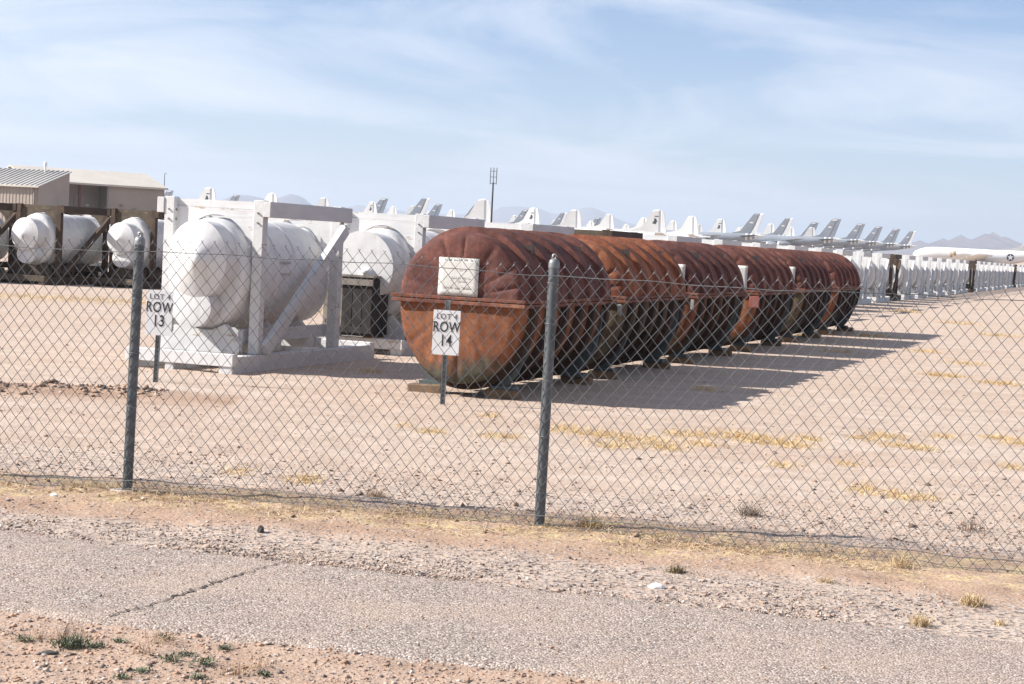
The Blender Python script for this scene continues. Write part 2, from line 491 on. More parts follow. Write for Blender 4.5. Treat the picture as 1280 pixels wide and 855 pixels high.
    MAT['galv_cap'] = basic('galv_cap', (0.15, 0.155, 0.16), (0.26, 0.26, 0.26), 9, 0.5, metal=0.4)
    MAT['sign_white'] = basic('sign_white', (0.68, 0.68, 0.68), (0.74, 0.74, 0.74), 4, 0.45)
    MAT['sign_ink'] = basic('sign_ink', (0.012, 0.012, 0.013), (0.025, 0.025, 0.025), 20, 0.5)
    MAT['sign_ink_thin'] = basic('sign_ink_thin', (0.06, 0.06, 0.06), (0.11, 0.11, 0.11), 20, 0.5)
    MAT['sign_post'] = basic('sign_post', (0.13, 0.145, 0.15), (0.23, 0.245, 0.25), 8, 0.5, metal=0.4)
    # --- buildings
    MAT['tan_panel'] = basic('tan_panel', (0.28, 0.235, 0.195), (0.34, 0.285, 0.24), 0.3, 0.6)
    MAT['tan_roof'] = basic('tan_roof', (0.44, 0.395, 0.335), (0.52, 0.47, 0.405), 0.3, 0.5)
    MAT['grey_roof'] = basic('grey_roof', (0.36, 0.345, 0.32), (0.46, 0.44, 0.41), 0.4, 0.5)
    MAT['trim'] = basic('trim', (0.2, 0.17, 0.15), (0.25, 0.21, 0.18), 1, 0.6)
    MAT['red_steel'] = basic('red_steel', (0.10, 0.025, 0.025), (0.15, 0.04, 0.035), 1, 0.6)
    MAT['lamp_white'] = basic('lamp_white', (0.6, 0.6, 0.6), (0.75, 0.75, 0.75), 1, 0.5)
    # --- aircraft
    MAT['plane_white'] = basic('plane_white', (0.64, 0.635, 0.625), (0.70, 0.70, 0.69), 0.25, 0.5)
    MAT['plane_cream'] = basic('plane_cream', (0.52, 0.52, 0.505), (0.60, 0.595, 0.58), 0.25, 0.5)
    MAT['plane_grey'] = basic('plane_grey', (0.20, 0.22, 0.25), (0.26, 0.28, 0.31), 0.25, 0.55)
    MAT['plane_dark'] = basic('plane_dark', (0.07, 0.075, 0.085), (0.10, 0.11, 0.12), 0.3, 0.6)
    MAT['cover_tan'] = basic('cover_tan', (0.24, 0.18, 0.11), (0.34, 0.26, 0.17), 1.0, 0.8)
    MAT['mark_dark'] = basic('mark_dark', (0.03, 0.03, 0.035), (0.05, 0.05, 0.055), 1.0, 0.7)
    MAT['mark_blue'] = basic('mark_blue', (0.02, 0.025, 0.07), (0.03, 0.035, 0.09), 1.0, 0.6)
    MAT['tyre'] = basic('tyre', (0.02, 0.02, 0.02), (0.03, 0.03, 0.03), 2.0, 0.8)
    # --- mountains
    MAT['mountain'] = basic('mountain', (0.10, 0.075, 0.08), (0.18, 0.135, 0.125), 0.003, 0.95, 0, detail=8, spec=0.1)
    MAT['crack'] = basic('crack', (0.035, 0.028, 0.024), (0.09, 0.07, 0.055), 9, 0.95)
    MAT['white_stone'] = basic('white_stone', (0.66, 0.63, 0.6), (0.78, 0.76, 0.73), 30, 0.8, 0.002)
    MAT['dark_stone'] = basic('dark_stone', (0.03, 0.027, 0.025), (0.08, 0.07, 0.065), 30, 0.85, 0.002)
    MAT['concrete'] = basic('concrete', (0.42, 0.36, 0.31), (0.55, 0.48, 0.42), 14, 0.9, 0.004)
make_materials()

# ================================================================== TERRAIN
FP1 = ground_at(159, 614); FP2 = ground_at(674, 657)
FDIR = (FP2 - FP1).normalized()                 # along the fence, to the right
FNRM = Vector((-FDIR.y, FDIR.x, 0))              # away from the camera

def fence_uv(x, y):
    dx_, dy_ = x - FP1.x, y - FP1.y
    return dx_ * FDIR.x + dy_ * FDIR.y, dx_ * FNRM.x + dy_ * FNRM.y

def fence_n(a, n):
    return n + 0.105 * max(0.0, a - (FP2 - FP1).length)

def edge_fit(pts):
    A = [fence_uv(*ground_at(*p).xy) for p in pts]
    return np.polyfit([a for a, n in A], [n for a, n in A], 1)
ROAD_FAR = edge_fit([(0, 667), (370, 698), (803, 749), (1231, 802)])
ROAD_NEAR = edge_fit([(0, 770), (215, 788), (430, 813), (615, 836), (702, 853)])

STRAW = []   # px ellipses of straw patches -> ground (x, y, rx, ry)
for px, py, wx in [(625, 546, 22), (700, 536, 20), (745, 543, 30), (765, 557, 24), (800, 550, 30), (830, 560, 22), (860, 543, 26), (880, 556, 20),
                   (925, 545, 34), (955, 552, 30), (985, 556, 26), (1012, 549, 16), (1080, 549, 14), (1105, 545, 22), (1130, 558, 24), (1155, 562, 14),
                   (1060, 581, 14), (980, 582, 16), (1090, 613, 26), (1140, 622, 24), (1250, 548, 18), (1270, 555, 14), (1180, 546, 16),
                   (1010, 420, 14), (1180, 470, 18), (1210, 455, 20), (1250, 480, 18), (1160, 440, 16), (880, 487, 12), (610, 520, 12),
                   (540, 540, 16), (505, 533, 10), (460, 465, 14), (1050, 440, 18), (1270, 585, 16), (380, 600, 20), (300, 590, 16),
                   (430, 385, 30), (1200, 405, 22), (1090, 420, 20), (1250, 420, 20), (1130, 390, 16)]:
    g = ground_at(px, py); r = wx / FPX * g.y
    STRAW.append((g.x, g.y, r, r * 0.8 + 0.06))
g = ground_at(80, 374)
for k in range(12):
    STRAW.append((g.x - 4 + k * 0.9, g.y + k * 0.05, 0.8, 0.9))

def straw_amt(x, y):
    s = 0.0
    for (a, b, rx, ry) in STRAW:
        q = ((x - a) / rx) ** 2 + ((y - b) / ry) ** 2
        if q < 2.2: s = max(s, 1 - q / 2.2)
    return s

MOUND_A = ground_at(0, 487); MOUND_B = ground_at(185, 492)
def gz(x, y):
    h = 0.0
    if y < 60:
        k = 1.0 if y < 25 else max(0, 1 - (y - 25) / 35)
        al, n = fence_uv(x, y)
        rough = 1.0
        if -1.2 < n < 1.0: rough = 2.0
        rn = np.polyval(ROAD_NEAR, al); rf = np.polyval(ROAD_FAR, al)
        h = k * rough * (0.010 * noise.noise((x * 1.7, y * 1.7, 0)) + 0.007 * noise.noise((x * 6, y * 6, 3)) + 0.004 * noise.noise((x * 17, y * 17, 5)))
        if n < rf + 0.15:
            w = smooth(rf - 0.06, rf - 0.2, n) * smooth(rn + 0.06, rn + 0.2, n)
            h = h * (1 - w) - 0.03 * w
        # low windrow of graded soil on the left of the yard
        if x < MOUND_B.x + 1 and abs(y - MOUND_A.y) < 2:
            c = MOUND_A.y + (x - MOUND_A.x) * (MOUND_B.y - MOUND_A.y) / (MOUND_B.x - MOUND_A.x)
            e = smooth(MOUND_B.x + 1, MOUND_B.x - 0.6, x)
            h += e * 0.06 * math.exp(-((y - c) / 0.33) ** 2) * (1 + 0.8 * noise.noise((x * 5, y * 5, 9)))
    return h + rise(x, y)

def spaced(segs):
    out = [segs[0][0]]
    for a, b, st in segs:
        n = max(1, int(round((b - a) / st)))
        out += [a + (b - a) * (i + 1) / n for i in range(n)]
    return out
GY = spaced([(-300, -20, 70), (-20, 4, 2.4), (4, 7, 0.15), (7, 15.5, 0.065), (15.5, 24, 0.14), (24, 50, 0.45), (50, 150, 4), (150, 1000, 14), (1000, 4000, 200), (4000, 24000, 4000)])
half = spaced([(0, 4.4, 0.068), (4.4, 14, 0.3), (14, 60, 2.5), (60, 500, 25), (500, 4000, 350), (4000, 20000, 4000)])
GX = [-v for v in half[:0:-1]] + half
nx, ny = len(GX), len(GY)
gv = np.zeros((nx * ny, 3), dtype=np.float32); gc = np.zeros((nx * ny, 4), dtype=np.float32)
i = 0
for y in GY:
    for x in GX:
        gv[i] = (x, y, gz(x, y))
        r_ = g_ = b_ = 0.0
        if 2 < y < 75 and abs(x) < 60:
            al, n = fence_uv(x, y)
            rf = np.polyval(ROAD_FAR, al); rn = np.polyval(ROAD_NEAR, al)
            wob = 0.25 * noise.noise((x * 0.9, y * 0.9, 7)) + 0.1 * noise.noise((x * 4, y * 4, 2))
            m_ = fence_n(al, n) + wob
            if n < 3:
                r_ = 0.75 * (1 - smooth(0.2, 0.9, m_)) * smooth(-1.35, -0.75, m_)
                if n < rn + 0.2: r_ = max(r_, 0.55)
                g_ = 0.8 * smooth(rf - 0.3, rf + 0.1, n) * (1 - smooth(-1.3, -0.8, m_))
                g_ = max(g_, 0.5 * smooth(0.3, 0.6, m_) * (1 - smooth(1.0, 2.2, m_)))
                b_ = smooth(-0.75, -0.35, m_) * (1 - smooth(0.25, 0.55, m_))
            b_ = max(b_, min(1, 1.5 * straw_amt(x, y)))
            if x < MOUND_B.x + 1 and abs(y - MOUND_A.y) < 1.0:
                r_ = max(r_, 0.9 * (1 - abs(y - MOUND_A.y)))
        gc[i] = (r_, g_, b_, 1)
        i += 1
idx = np.arange(nx * ny).reshape(ny, nx)
gf = np.stack([idx[:-1, :-1], idx[:-1, 1:], idx[1:, 1:], idx[1:, :-1]], -1).reshape(-1, 4)
gme = raw_mesh('ground', gv, gf, MAT['soil'], {'zone': gc})
gme.polygons.foreach_set('use_smooth', [True] * len(gme.polygons))
ground = link_mesh('ground', gme, None)
tag(ground, 'pale pinkish desert soil of the storage yard with sparse straw', kind='structure')

# ------------------------------------------------------------------ chip-seal path with ragged edges
al0, al1 = -7.0, 9.0
NA = 420; NC = 26
rv = []
for i in range(NA + 1):
    a = al0 + (al1 - al0) * i / NA
    jf = 0.05 * noise.noise((a * 3, 1, 0)) + 0.03 * noise.noise((a * 11, 2, 0)) + 0.015 * noise.noise((a * 30, 3, 0))
    jn = 0.05 * noise.noise((a * 3, 11, 0)) + 0.03 * noise.noise((a * 11, 12, 0)) + 0.015 * noise.noise((a * 30, 13, 0))
    n0 = np.polyval(ROAD_NEAR, a) + jn; n1 = np.polyval(ROAD_FAR, a) + jf
    for k in range(NC + 1):
        t = k / NC
        nn = n0 + (n1 - n0) * t
        p = FP1 + FDIR * a + FNRM * nn
        edge = min(t, 1 - t)
        z = 0.014 * smooth(0, 0.05, edge) - 0.012 * (1 - smooth(0, 0.035, edge)) + 0.004 * noise.noise((p.x * 2, p.y * 2, 1)) + 0.0025 * noise.noise((p.x * 14, p.y * 14, 1))
        rv.append((p.x, p.y, z))
idx = np.arange((NA + 1) * (NC + 1)).reshape(NA + 1, NC + 1)
rf_ = np.stack([idx[:-1, :-1], idx[1:, :-1], idx[1:, 1:], idx[:-1, 1:]], -1).reshape(-1, 4)
rme = raw_mesh('path', rv, rf_, MAT['chip_seal'])
path = link_mesh('path', rme, None)
tag(path, 'grey chip seal path crossing the foreground with one long crack', kind='structure')
# the crack
cp = [ground_at(*p) for p in ((134, 775), (150, 770), (172, 764), (205, 755), (235, 744), (262, 735), (292, 724), (318, 716), (345, 709), (368, 701))]
fine_pts = []
for a, b in zip(cp[:-1], cp[1:]):
    for k in range(9):
        fine_pts.append(a.lerp(b, k / 9))
def path_z(x, y):
    return 0.014 + 0.004 * noise.noise((x * 2, y * 2, 1)) + 0.0025 * noise.noise((x * 14, y * 14, 1))
vs = []; fs = []
for k, p in enumerate(fine_pts):
    t = k / len(fine_pts)
    w = 0.0105 * (0.35 + 1.6 * abs(noise.noise((k * 0.45, 0, 4)))) * (1 - abs(t - 0.45) * 0.9)
    q = p + FDIR * (0.03 * noise.noise((k * 0.4, 7, 0)) + 0.03 * noise.noise((k * 1.1, 2, 0)))
    for s in (-1, 1):
        x, y = q.x + s * w, q.y - s * w * 0.35
        vs.append((x, y, path_z(x, y) + 0.0045))
for k in range(len(fine_pts) - 1):
    fs.append((2*k, 2*k+1, 2*k+3, 2*k+2))
mb = MB(); mb.add(vs, fs)
mb.build('crack', MAT['crack'], path)

# ------------------------------------------------------------------ gravel (real stones, joined: nobody could count it)
OCT = np.array([(1,0,0),(-1,0,0),(0,1,0),(0,-1,0),(0,0,1),(0,0,-1)], dtype=np.float32)
OCF = np.array([(0,2,4),(2,1,4),(1,3,4),(3,0,4),(2,0,5),(1,2,5),(3,1,5),(0,3,5)], dtype=np.int32)
def stones(name, pts, sizes, label, palette):
    n = len(pts)
    v = np.repeat(OCT[None], n, 0) * (1 + 0.35 * RNG.standard_normal((n, 6, 1)).clip(-1.5, 1.5))
    v = v + 0.18 * RNG.standard_normal((n, 6, 3))
    sc = sizes[:, None] * np.stack([RNG.uniform(0.7, 1.3, n), RNG.uniform(0.7, 1.3, n), RNG.uniform(0.4, 0.75, n)], 1)
    v = v * sc[:, None, :]
    ang = RNG.uniform(0, 6.28, n); ca, sa = np.cos(ang)[:, None], np.sin(ang)[:, None]
    x = v[:, :, 0] * ca - v[:, :, 1] * sa; y = v[:, :, 0] * sa + v[:, :, 1] * ca
    v = np.stack([x, y, v[:, :, 2]], 2) + pts[:, None, :]
    f = OCF[None] + (np.arange(n) * 6)[:, None, None]
    pal = np.array(palette, dtype=np.float32)
    c = 0.76 * np.array([1.0, 0.93, 0.88]) * pal[RNG.integers(0, len(pal), n)] * RNG.uniform(0.75, 1.2, (n, 1))
    col = np.ones((n, 6, 4), dtype=np.float32); col[:, :, :3] = c[:, None, :]
    me = raw_mesh(name, v.reshape(-1, 3), f.reshape(-1, 3), MAT['stones'], {'tint': col.reshape(-1, 4)})
    o = link_mesh(name, me, None)
    return tag(o, label, kind='stuff')
PAL = [(0.50,0.41,0.35),(0.42,0.34,0.29),(0.52,0.45,0.40),(0.5,0.39,0.32),(0.30,0.27,0.26),(0.55,0.42,0.34),(0.20,0.18,0.18),(0.46,0.33,0.26),(0.68,0.64,0.6),(0.12,0.11,0.11),(0.38,0.32,0.29)]
pts = []; sz = []
for k in range(36000):
    a = random.uniform(-4.6, 5.2)
    rf = np.polyval(ROAD_FAR, a)
    n = rf - 0.12 + (abs(random.gauss(0, 0.5)) if random.random() < 0.85 else random.uniform(0, 1.6))
    cl = noise.noise((a * 1.3, n * 1.3, 4)) + 0.6 * noise.noise((a * 4, n * 4, 8))
    if n > -0.5 or random.random() > 0.62 + 0.8 * cl: continue
    p = FP1 + FDIR * a + FNRM * n
    s = min(0.02, 0.0042 * math.exp(random.gauss(0.05, 0.48)))
    pts.append((p.x, p.y, max(gz(p.x, p.y), 0.008 if n < rf + 0.06 else -1) + s * 0.2)); sz.append(s)
stones('verge_gravel', np.array(pts, dtype=np.float32), np.array(sz, dtype=np.float32), 'loose grey and pink gravel on the verge between path and fence', PAL)
pts = []; sz = []
for k in range(30000):
    px = random.uniform(-20, 1300); py = 415 + 300 * random.random() ** 0.8
    p = ground_at(px, py)
    a, n = fence_uv(p.x, p.y)
    if n < -0.5: continue
    dens = 0.28 + (0.6 if 0.3 < n < 2.2 else 0) + 0.7 * noise.noise((p.x * 0.7, p.y * 0.7, 1))
    if random.random() > dens: continue
    s = min(0.03, 0.006 * math.exp(random.gauss(0, 0.5)))
    pts.append((p.x, p.y, gz(p.x, p.y) + s * 0.15)); sz.append(s)
for k in range(900):
    t = random.uniform(-0.3, 1.12)
    x = MOUND_A.x + (MOUND_B.x - MOUND_A.x) * t; y = MOUND_A.y + (MOUND_B.y - MOUND_A.y) * t + random.gauss(0, 0.22)
    s = min(0.05, 0.014 * math.exp(random.gauss(0, 0.5)))
    pts.append((x, y, gz(x, y) + s * 0.2)); sz.append(s)
stones('yard_gravel', np.array(pts, dtype=np.float32), np.array(sz, dtype=np.float32), 'scattered small stones on the yard soil behind the fence', [(0.5,0.38,0.3),(0.4,0.3,0.24),(0.24,0.18,0.15),(0.58,0.48,0.4),(0.16,0.13,0.12),(0.46,0.33,0.25)])
pts = []; sz = []
for k in range(7000):
    px = random.uniform(-20, 760); py = random.uniform(765, 870)
    p = ground_at(px, py)
    a, n = fence_uv(p.x, p.y)
    if n > np.polyval(ROAD_NEAR, a) + 0.04: continue
    s = min(0.016, 0.0038 * math.exp(random.gauss(0, 0.6)))
    pts.append((p.x, p.y, gz(p.x, p.y) + s * 0.2)); sz.append(s)
for k in range(2600):      # loose chips on the path surface and its edges
    a = random.uniform(-5, 5)
    n0 = np.polyval(ROAD_NEAR, a); n1 = np.polyval(ROAD_FAR, a)
    t = random.random()
    p = FP1 + FDIR * a + FNRM * (n0 + (n1 - n0) * t)
    s = 0.0042 * math.exp(random.gauss(0, 0.3))
    pts.append((p.x, p.y, 0.018 + s * 0.3)); sz.append(s)
stones('loose_chips', np.array(pts, dtype=np.float32), np.array(sz, dtype=np.float32), 'small loose chips on the path and the reddish soil before it', PAL + [(0.5,0.33,0.24)] * 4)

# ------------------------------------------------------------------ dry grass
def blades(name, bases, lens, lean, widths, cols, label, mat='straw', kind='stuff', link=True):
    n = len(bases)
    bases = np.asarray(bases, dtype=np.float32); lens = np.asarray(lens, dtype=np.float32)
    az = RNG.uniform(0, 6.28, n); el = np.asarray(lean)
    d = np.stack([np.cos(az) * np.cos(el), np.sin(az) * np.cos(el), np.sin(el)], 1)
    s = np.stack([-np.sin(az), np.cos(az), 0 * az], 1)
    tw = RNG.uniform(-1, 1, (n, 1)); s = s + np.array([0, 0, 1.0]) * tw; s /= np.linalg.norm(s, axis=1, keepdims=True)
    w = np.asarray(widths)[:, None]
    mid = bases + d * (lens * 0.55)[:, None] + RNG.standard_normal((n, 3)) * (lens * 0.08)[:, None]
    tip = bases + d * lens[:, None] + np.array([0, 0, -0.12]) * lens[:, None] + RNG.standard_normal((n, 3)) * (lens * 0.12)[:, None]
    tip[:, 2] = np.maximum(tip[:, 2], bases[:, 2] + 0.001)
    v = np.stack([bases - s * w, bases + s * w, mid + s * w * 0.8, mid - s * w * 0.8, tip], 1)
    base_i = (np.arange(n) * 5)[:, None]
    f = np.concatenate([base_i + np.array([[0, 1, 2]]), base_i + np.array([[0, 2, 3]]), base_i + np.array([[3, 2, 4]])], 0)
    c = np.ones((n, 5, 4), dtype=np.float32); c[:, :, :3] = np.asarray(cols)[:, None, :]
    me = raw_mesh(name, v.reshape(-1, 3), f, MAT[mat], {'tint': c.reshape(-1, 4)})
    if not link: return me
    o = link_mesh(name, me, None)
    return tag(o, label, kind=kind)
SC = 0.84 * np.array([(0.56,0.40,0.235),(0.62,0.46,0.29),(0.50,0.345,0.20),(0.66,0.52,0.36),(0.42,0.285,0.175)])
bs = []; ln = []; le = []; wd = []
for k in range(30000):                                  # along the fence
    a = random.uniform(-4.6, 5.0)
    n = random.gauss(-0.12, 0.2)
    if noise.noise((a * 2.2, n * 3, 5)) + 0.5 * noise.noise((a * 7, n * 7, 5)) < random.uniform(-0.35, 0.35): continue
    p = FP1 + FDIR * a + FNRM * (n - fence_n(a, 0))
    up = random.random() < 0.12
    bs.append((p.x, p.y, gz(p.x, p.y))); ln.append(random.uniform(0.03, 0.10)); le.append(random.uniform(0.5, 1.3) if up else random.uniform(0.0, 0.3)); wd.append(random.uniform(0.0008, 0.002))
NFENCE = len(bs)
for (x, y, rx, ry) in STRAW:
    m = int(min(2200, 800 * rx * ry / 0.04)) if y < 30 else 400
    for k in range(m):
        q = random.gauss(0, 0.75), random.gauss(0, 0.9)
        xx, yy = x + q[0] * rx, y + q[1] * ry
        if noise.noise((xx * 6, yy * 6, 2)) < random.uniform(-0.5, 0.15): continue
        f_ = max(1.0, y / 22)
        bs.append((xx, yy, gz(xx, yy))); ln.append(random.uniform(0.03, 0.085) * f_); le.append(random.uniform(0.05, 1.0)); wd.append(random.uniform(0.0012, 0.0028) * f_)
cols = SC[RNG.integers(0, len(SC), len(bs))] * RNG.uniform(0.8, 1.15, (len(bs), 1))
cols[NFENCE:] *= np.array([1.22, 1.20, 1.0])
blades('dry_grass', bs, ln, le, wd, cols, 'flattened yellow straw along the fence foot and in patches on the yard')

def tuft(name, px, py, rad, n, cols, lab, cat, el=(0.5, 1.4), w=0.0014, leaf=False, group=None):
    p = ground_at(px, py); p.z = gz(p.x, p.y)
    al, nn = fence_uv(p.x, p.y)
    if np.polyval(ROAD_NEAR, al) < nn < np.polyval(ROAD_FAR, al): p.z = 0.016
    b = RNG.normal(0, rad * 0.3, (n, 3)); b[:, 2] = 0
    ln = RNG.uniform(0.5, 1.05, n) * rad
    cc = np.array(cols); c = cc[RNG.integers(0, len(cc), n)] * RNG.uniform(0.75, 1.2, (n, 1))
    if leaf:
        ln = ln * 0.55; b = RNG.normal(0, rad * 0.36, (n, 3)).clip(-rad, rad); b[:, 2] = np.abs(RNG.normal(0, rad * 0.14, n))
    me = blades(name, b, ln, RNG.uniform(el[0], el[1], n), np.full(n, w), c, None, 'leaf' if leaf else 'straw', link=False)
    o = link_mesh(name, me, None)
    o.location = p
    return tag(o, lab, cat, group)
DRY = [(0.52,0.39,0.23),(0.60,0.47,0.30),(0.44,0.31,0.17)]
GRN = [(0.09,0.115,0.065),(0.13,0.15,0.09),(0.17,0.18,0.12),(0.08,0.09,0.055)]
DED = [(0.14,0.10,0.075),(0.2,0.15,0.11),(0.10,0.075,0.06)]
tuft('dry_tuft', 1215, 757, 0.085, 420, DRY, 'larger bushy straw tuft on the gravel verge at far right', 'grass tuft')
tuft('dry_tuft', 1150, 781, 0.075, 240, DRY, 'upright straw tuft on the gravel verge nearest the path', 'grass tuft', el=(0.7, 1.5))
tuft('dry_tuft', 1250, 781, 0.04, 120, DRY, 'smallest straw tuft beside the right edge of the photo', 'grass tuft')
tuft('dry_tuft', 1127, 708, 0.11, 120, DRY, 'thin upright straw tuft against the fence foot on the right', 'grass tuft', el=(1.0, 1.5))
tuft('dry_tuft', 738, 660, 0.12, 360, DRY, 'wide straw tuft right beside the foot of the nearer fence post', 'grass tuft', el=(0.3, 1.2))
tuft('dry_tuft', 1032, 728, 0.06, 110, DRY, 'low pale straw tuft in gravel below the fence', 'grass tuft', el=(0.2, 0.9))
tuft('dead_shrub', 938, 645, 0.13, 150, DED, 'small dead dark twiggy shrub just behind the fence', 'shrub', el=(0.3, 1.3), w=0.0018)
tuft('dead_shrub', 845, 717, 0.07, 190, [(0.16,0.13,0.07),(0.22,0.18,0.10),(0.12,0.09,0.06)], 'small brown weed on the verge near the white stone', 'shrub', el=(0.2, 1.2), w=0.0016)
tuft('dead_shrub', 1215, 665, 0.16, 60, DED, 'thin leafless dark twig plant behind the fence at far right', 'shrub', el=(0.8, 1.5))
tuft('dead_shrub', 470, 622, 0.10, 130, [(0.3,0.2,0.11),(0.2,0.14,0.09)], 'brown dry weed caught in the fence foot left of the nearer post', 'shrub', el=(0.3, 1.2))
tuft('green_weed', 90, 811, 0.085, 260, GRN, 'largest green weed on the reddish soil with dry stalks above', 'weed', el=(0.4, 1.4), w=0.003, leaf=True)
tuft('dead_shrub', 88, 804, 0.12, 90, [(0.3,0.2,0.15),(0.22,0.15,0.11)], 'faint dry stalks rising out of the largest green weed', 'shrub', el=(0.8, 1.5), w=0.001)
for px, py, r, lab in [(30, 803, 0.07, 'low olive weed at the left edge below the path'), (122, 811, 0.06, 'flat green weed right beside the largest weed'),
                       (150, 804, 0.05, 'tiny green weed alone below the start of the crack'), (206, 799, 0.055, 'green weed touching the edge of the path'),
                       (213, 830, 0.075, 'wide flat green weed, left one of the middle pair'), (233, 822, 0.06, 'rounded green weed, upper one of the middle cluster'),
                       (255, 833, 0.085, 'dense green weed, right one of the middle cluster'), (280, 812, 0.05, 'small green weed by itself near the path edge'),
                       (178, 841, 0.07, 'green weed at the bottom edge of the photo'), (152, 850, 0.05, 'small green weed cut by the lower left photo border'),
                       (248, 848, 0.06, 'green weed at bottom beside the pale bent stalk'), (330, 845, 0.05, 'faint green weed farthest right on the red soil')]:
    tuft('green_weed', px, py, r * 0.8, 80, GRN, lab, 'weed', el=(0.15, 1.1), w=0.0026, leaf=True)
for px, py, r in [(200, 806, 0.10), (182, 818, 0.09), (295, 845, 0.10), (45, 800, 0.08), (318, 838, 0.09)]:
    lab = {200: 'reddish dry stalk plant behind the weed at the path edge', 182: 'reddish dry stalks left of the middle weeds', 295: 'sparse dry stalks at the bottom right of the weeds',
           45: 'straw coloured dead weed at the far left below the path', 318: 'thin dry stalks beside the farthest right weed'}[px]
    tuft('dead_shrub', px, py, r, 55, [(0.3,0.19,0.13),(0.24,0.15,0.1),(0.5,0.36,0.2)], lab, 'shrub', el=(0.2, 1.5), w=0.0009)

def stone(name, px, py, r, sq, mat, lab):
    bm = bmesh.new(); bmesh.ops.create_icosphere(bm, subdivisions=2, radius=r)
    sd = random.random() * 50
    for v in bm.verts:
        k = 1 + 0.35 * noise.noise(v.co / r * 1.1 + Vector((sd, 0, 0)))
        v.co = Vector((v.co.x * k * sq[0], v.co.y * k * sq[1], v.co.z * k * sq[2]))
    me = bpy.data.meshes.new(name); bm.to_mesh(me); bm.free(); me.materials.append(mat)
    o = link_mesh(name, me, None)
    p = ground_at(px, py); o.location = (p.x, p.y, gz(p.x, p.y) + r * sq[2] * 0.5)
    tag(o, lab, 'stone')
stone('stone', 326, 667, 0.026, (0.8, 0.8, 1.2), MAT['dark_stone'], 'dark upright stone on the verge above the crack')
stone('stone', 820, 735, 0.034, (1.2, 0.8, 0.55), MAT['white_stone'], 'smooth white stone on the verge at the path edge')
stone('stone', 68, 621, 0.024, (1.0, 0.7, 0.6), MAT['white_stone'], 'pale translucent stone at the foot of the left fence post')
stone('stone', 62, 819, 0.022, (1.6, 0.8, 0.5), MAT['dark_stone'], 'flat dark stone on the reddish soil in the lower left')
stone('stone', 8, 730, 0.02, (1.2, 0.9, 0.5), MAT['white_stone'], 'small pale stone lying on the path at the left edge')

# ================================================================== FENCE
L12 = (FP2 - FP1).length
def kink(a): return -0.105 * max(0.0, a - L12)
fence = empty('chain_link_fence', FP1, math.atan2(FDIR.y, FDIR.x), 'galvanised chain link fence on round steel posts across the whole foreground', 'fence')
PW, QH, NS = 0.0408, 0.0492, 33          # half diamond width, half diamond height, zigzags per wire
def wire_mesh(par):
    pts = []
    for k in range(NS + 1):
        left = (k + par) % 2 == 0
        pts.append((0 if left else PW, 0.0022 if left else -0.0022, k * QH))
        if k < NS:                        # the bend sits close to the knuckle
            pass
    last = pts[-1]
    pts.append((last[0] + (0.006 if last[0] == 0 else -0.006), 0, last[2] + 0.014))
    mb = MB(); mb.tube(pts, 0.0024, 5)
    return mb.mesh('wire', MAT['galv_wire'])
# top tips are where two neighbouring wires meet, so the last bend of even wires is on the right
WM = [wire_mesh((NS + 1) % 2), wire_mesh(NS % 2)]
A0, A1 = -2.2, 6.2
nw = int((A1 - A0) / PW)
for i in range(nw):
    a = A0 + i * PW
    o = bpy.data.objects.new('wire', WM[i % 2])
    COL.objects.link(o); o.parent = fence
    sag = 0.018 * math.sin(a * 1.9 + 0.6) + 0.01 * math.sin(a * 5.1)
    o.location = (a, kink(a) - 0.045 + 0.012 * math.sin(a * 2.3) + 0.012 * math.sin(a * 0.9), 0.002 + 0.014 * math.sin(a * 1.3) + 0.006 * math.sin(a * 4.7) - 0.02 * max(0, a - L12) / 3)
    o.rotation_euler = (0.010 * math.sin(a * 1.7) + 0.004 * math.sin(a * 7.1), 0.005 * math.sin(a * 3.3), 0)
    o.scale = (1, 1, 1.0 + 0.004 * math.sin(a * 2.1))
def strand(z, amp, r):
    pts = []
    a = A0
    while a < A1:
        pts.append((a, kink(a) - 0.047 + 0.012 * math.sin(a * 2.3) + 0.012 * math.sin(a * 0.9) + amp * 0.3 * math.sin(a * 9), z + amp * math.sin(a * 4.3) + amp * 0.6 * math.sin(a * 11.7) + 0.012 * math.sin(a * 1.3)))
        a += 0.07
    mb = MB(); mb.tube(pts, r, 5)
    return mb.build('tension_wire', MAT['galv_wire'], fence)
strand(NS * QH - 0.062, 0.005, 0.0026)
strand(0.075, 0.008, 0.0026)
strand(0.02, 0.012, 0.002)
for a, lean in ((0.0, 0.010), (L12, 0.004), (L12 + 3.05, 0.0), (-2.05, 0.0)):
    mb = MB(); mb.tube([(0, 0, -0.25), (0, 0, 1.63)], 0.0325, 20)
    po = mb.build('post', MAT['galv_post'], fence)
    po.location = (a, kink(a), 0); po.rotation_euler = (0, lean, 0)
    mb = MB()
    rings = []
    for (z, r) in ((1.605, 0.0352), (1.632, 0.0352), (1.648, 0.031), (1.66, 0.02), (1.664, 0.004)):
        rings.append([(r * math.cos(2*math.pi*k/16), r * math.sin(2*math.pi*k/16), z) for k in range(16)])
    mb.loft(rings)
    mb.tube([(0.012 * math.cos(t), 0, 1.672 + 0.014 * math.sin(t)) for t in [2*math.pi*k/12 for k in range(13)]], 0.008, 6)
    cap = mb.build('post_cap', MAT['galv_cap'], po)
    for z in (0.2, 0.55, 0.9, 1.25, 1.5):
        mb = MB()
        mb.tube([(0.0355 * math.cos(t), 0.0355 * math.sin(t), z + 0.012 * math.sin(t * 0.5)) for t in [2*math.pi*k/14 for k in range(15)]], 0.002, 5)
        mb.build('tie_wire', MAT['galv_cap'], po)
mb = MB()
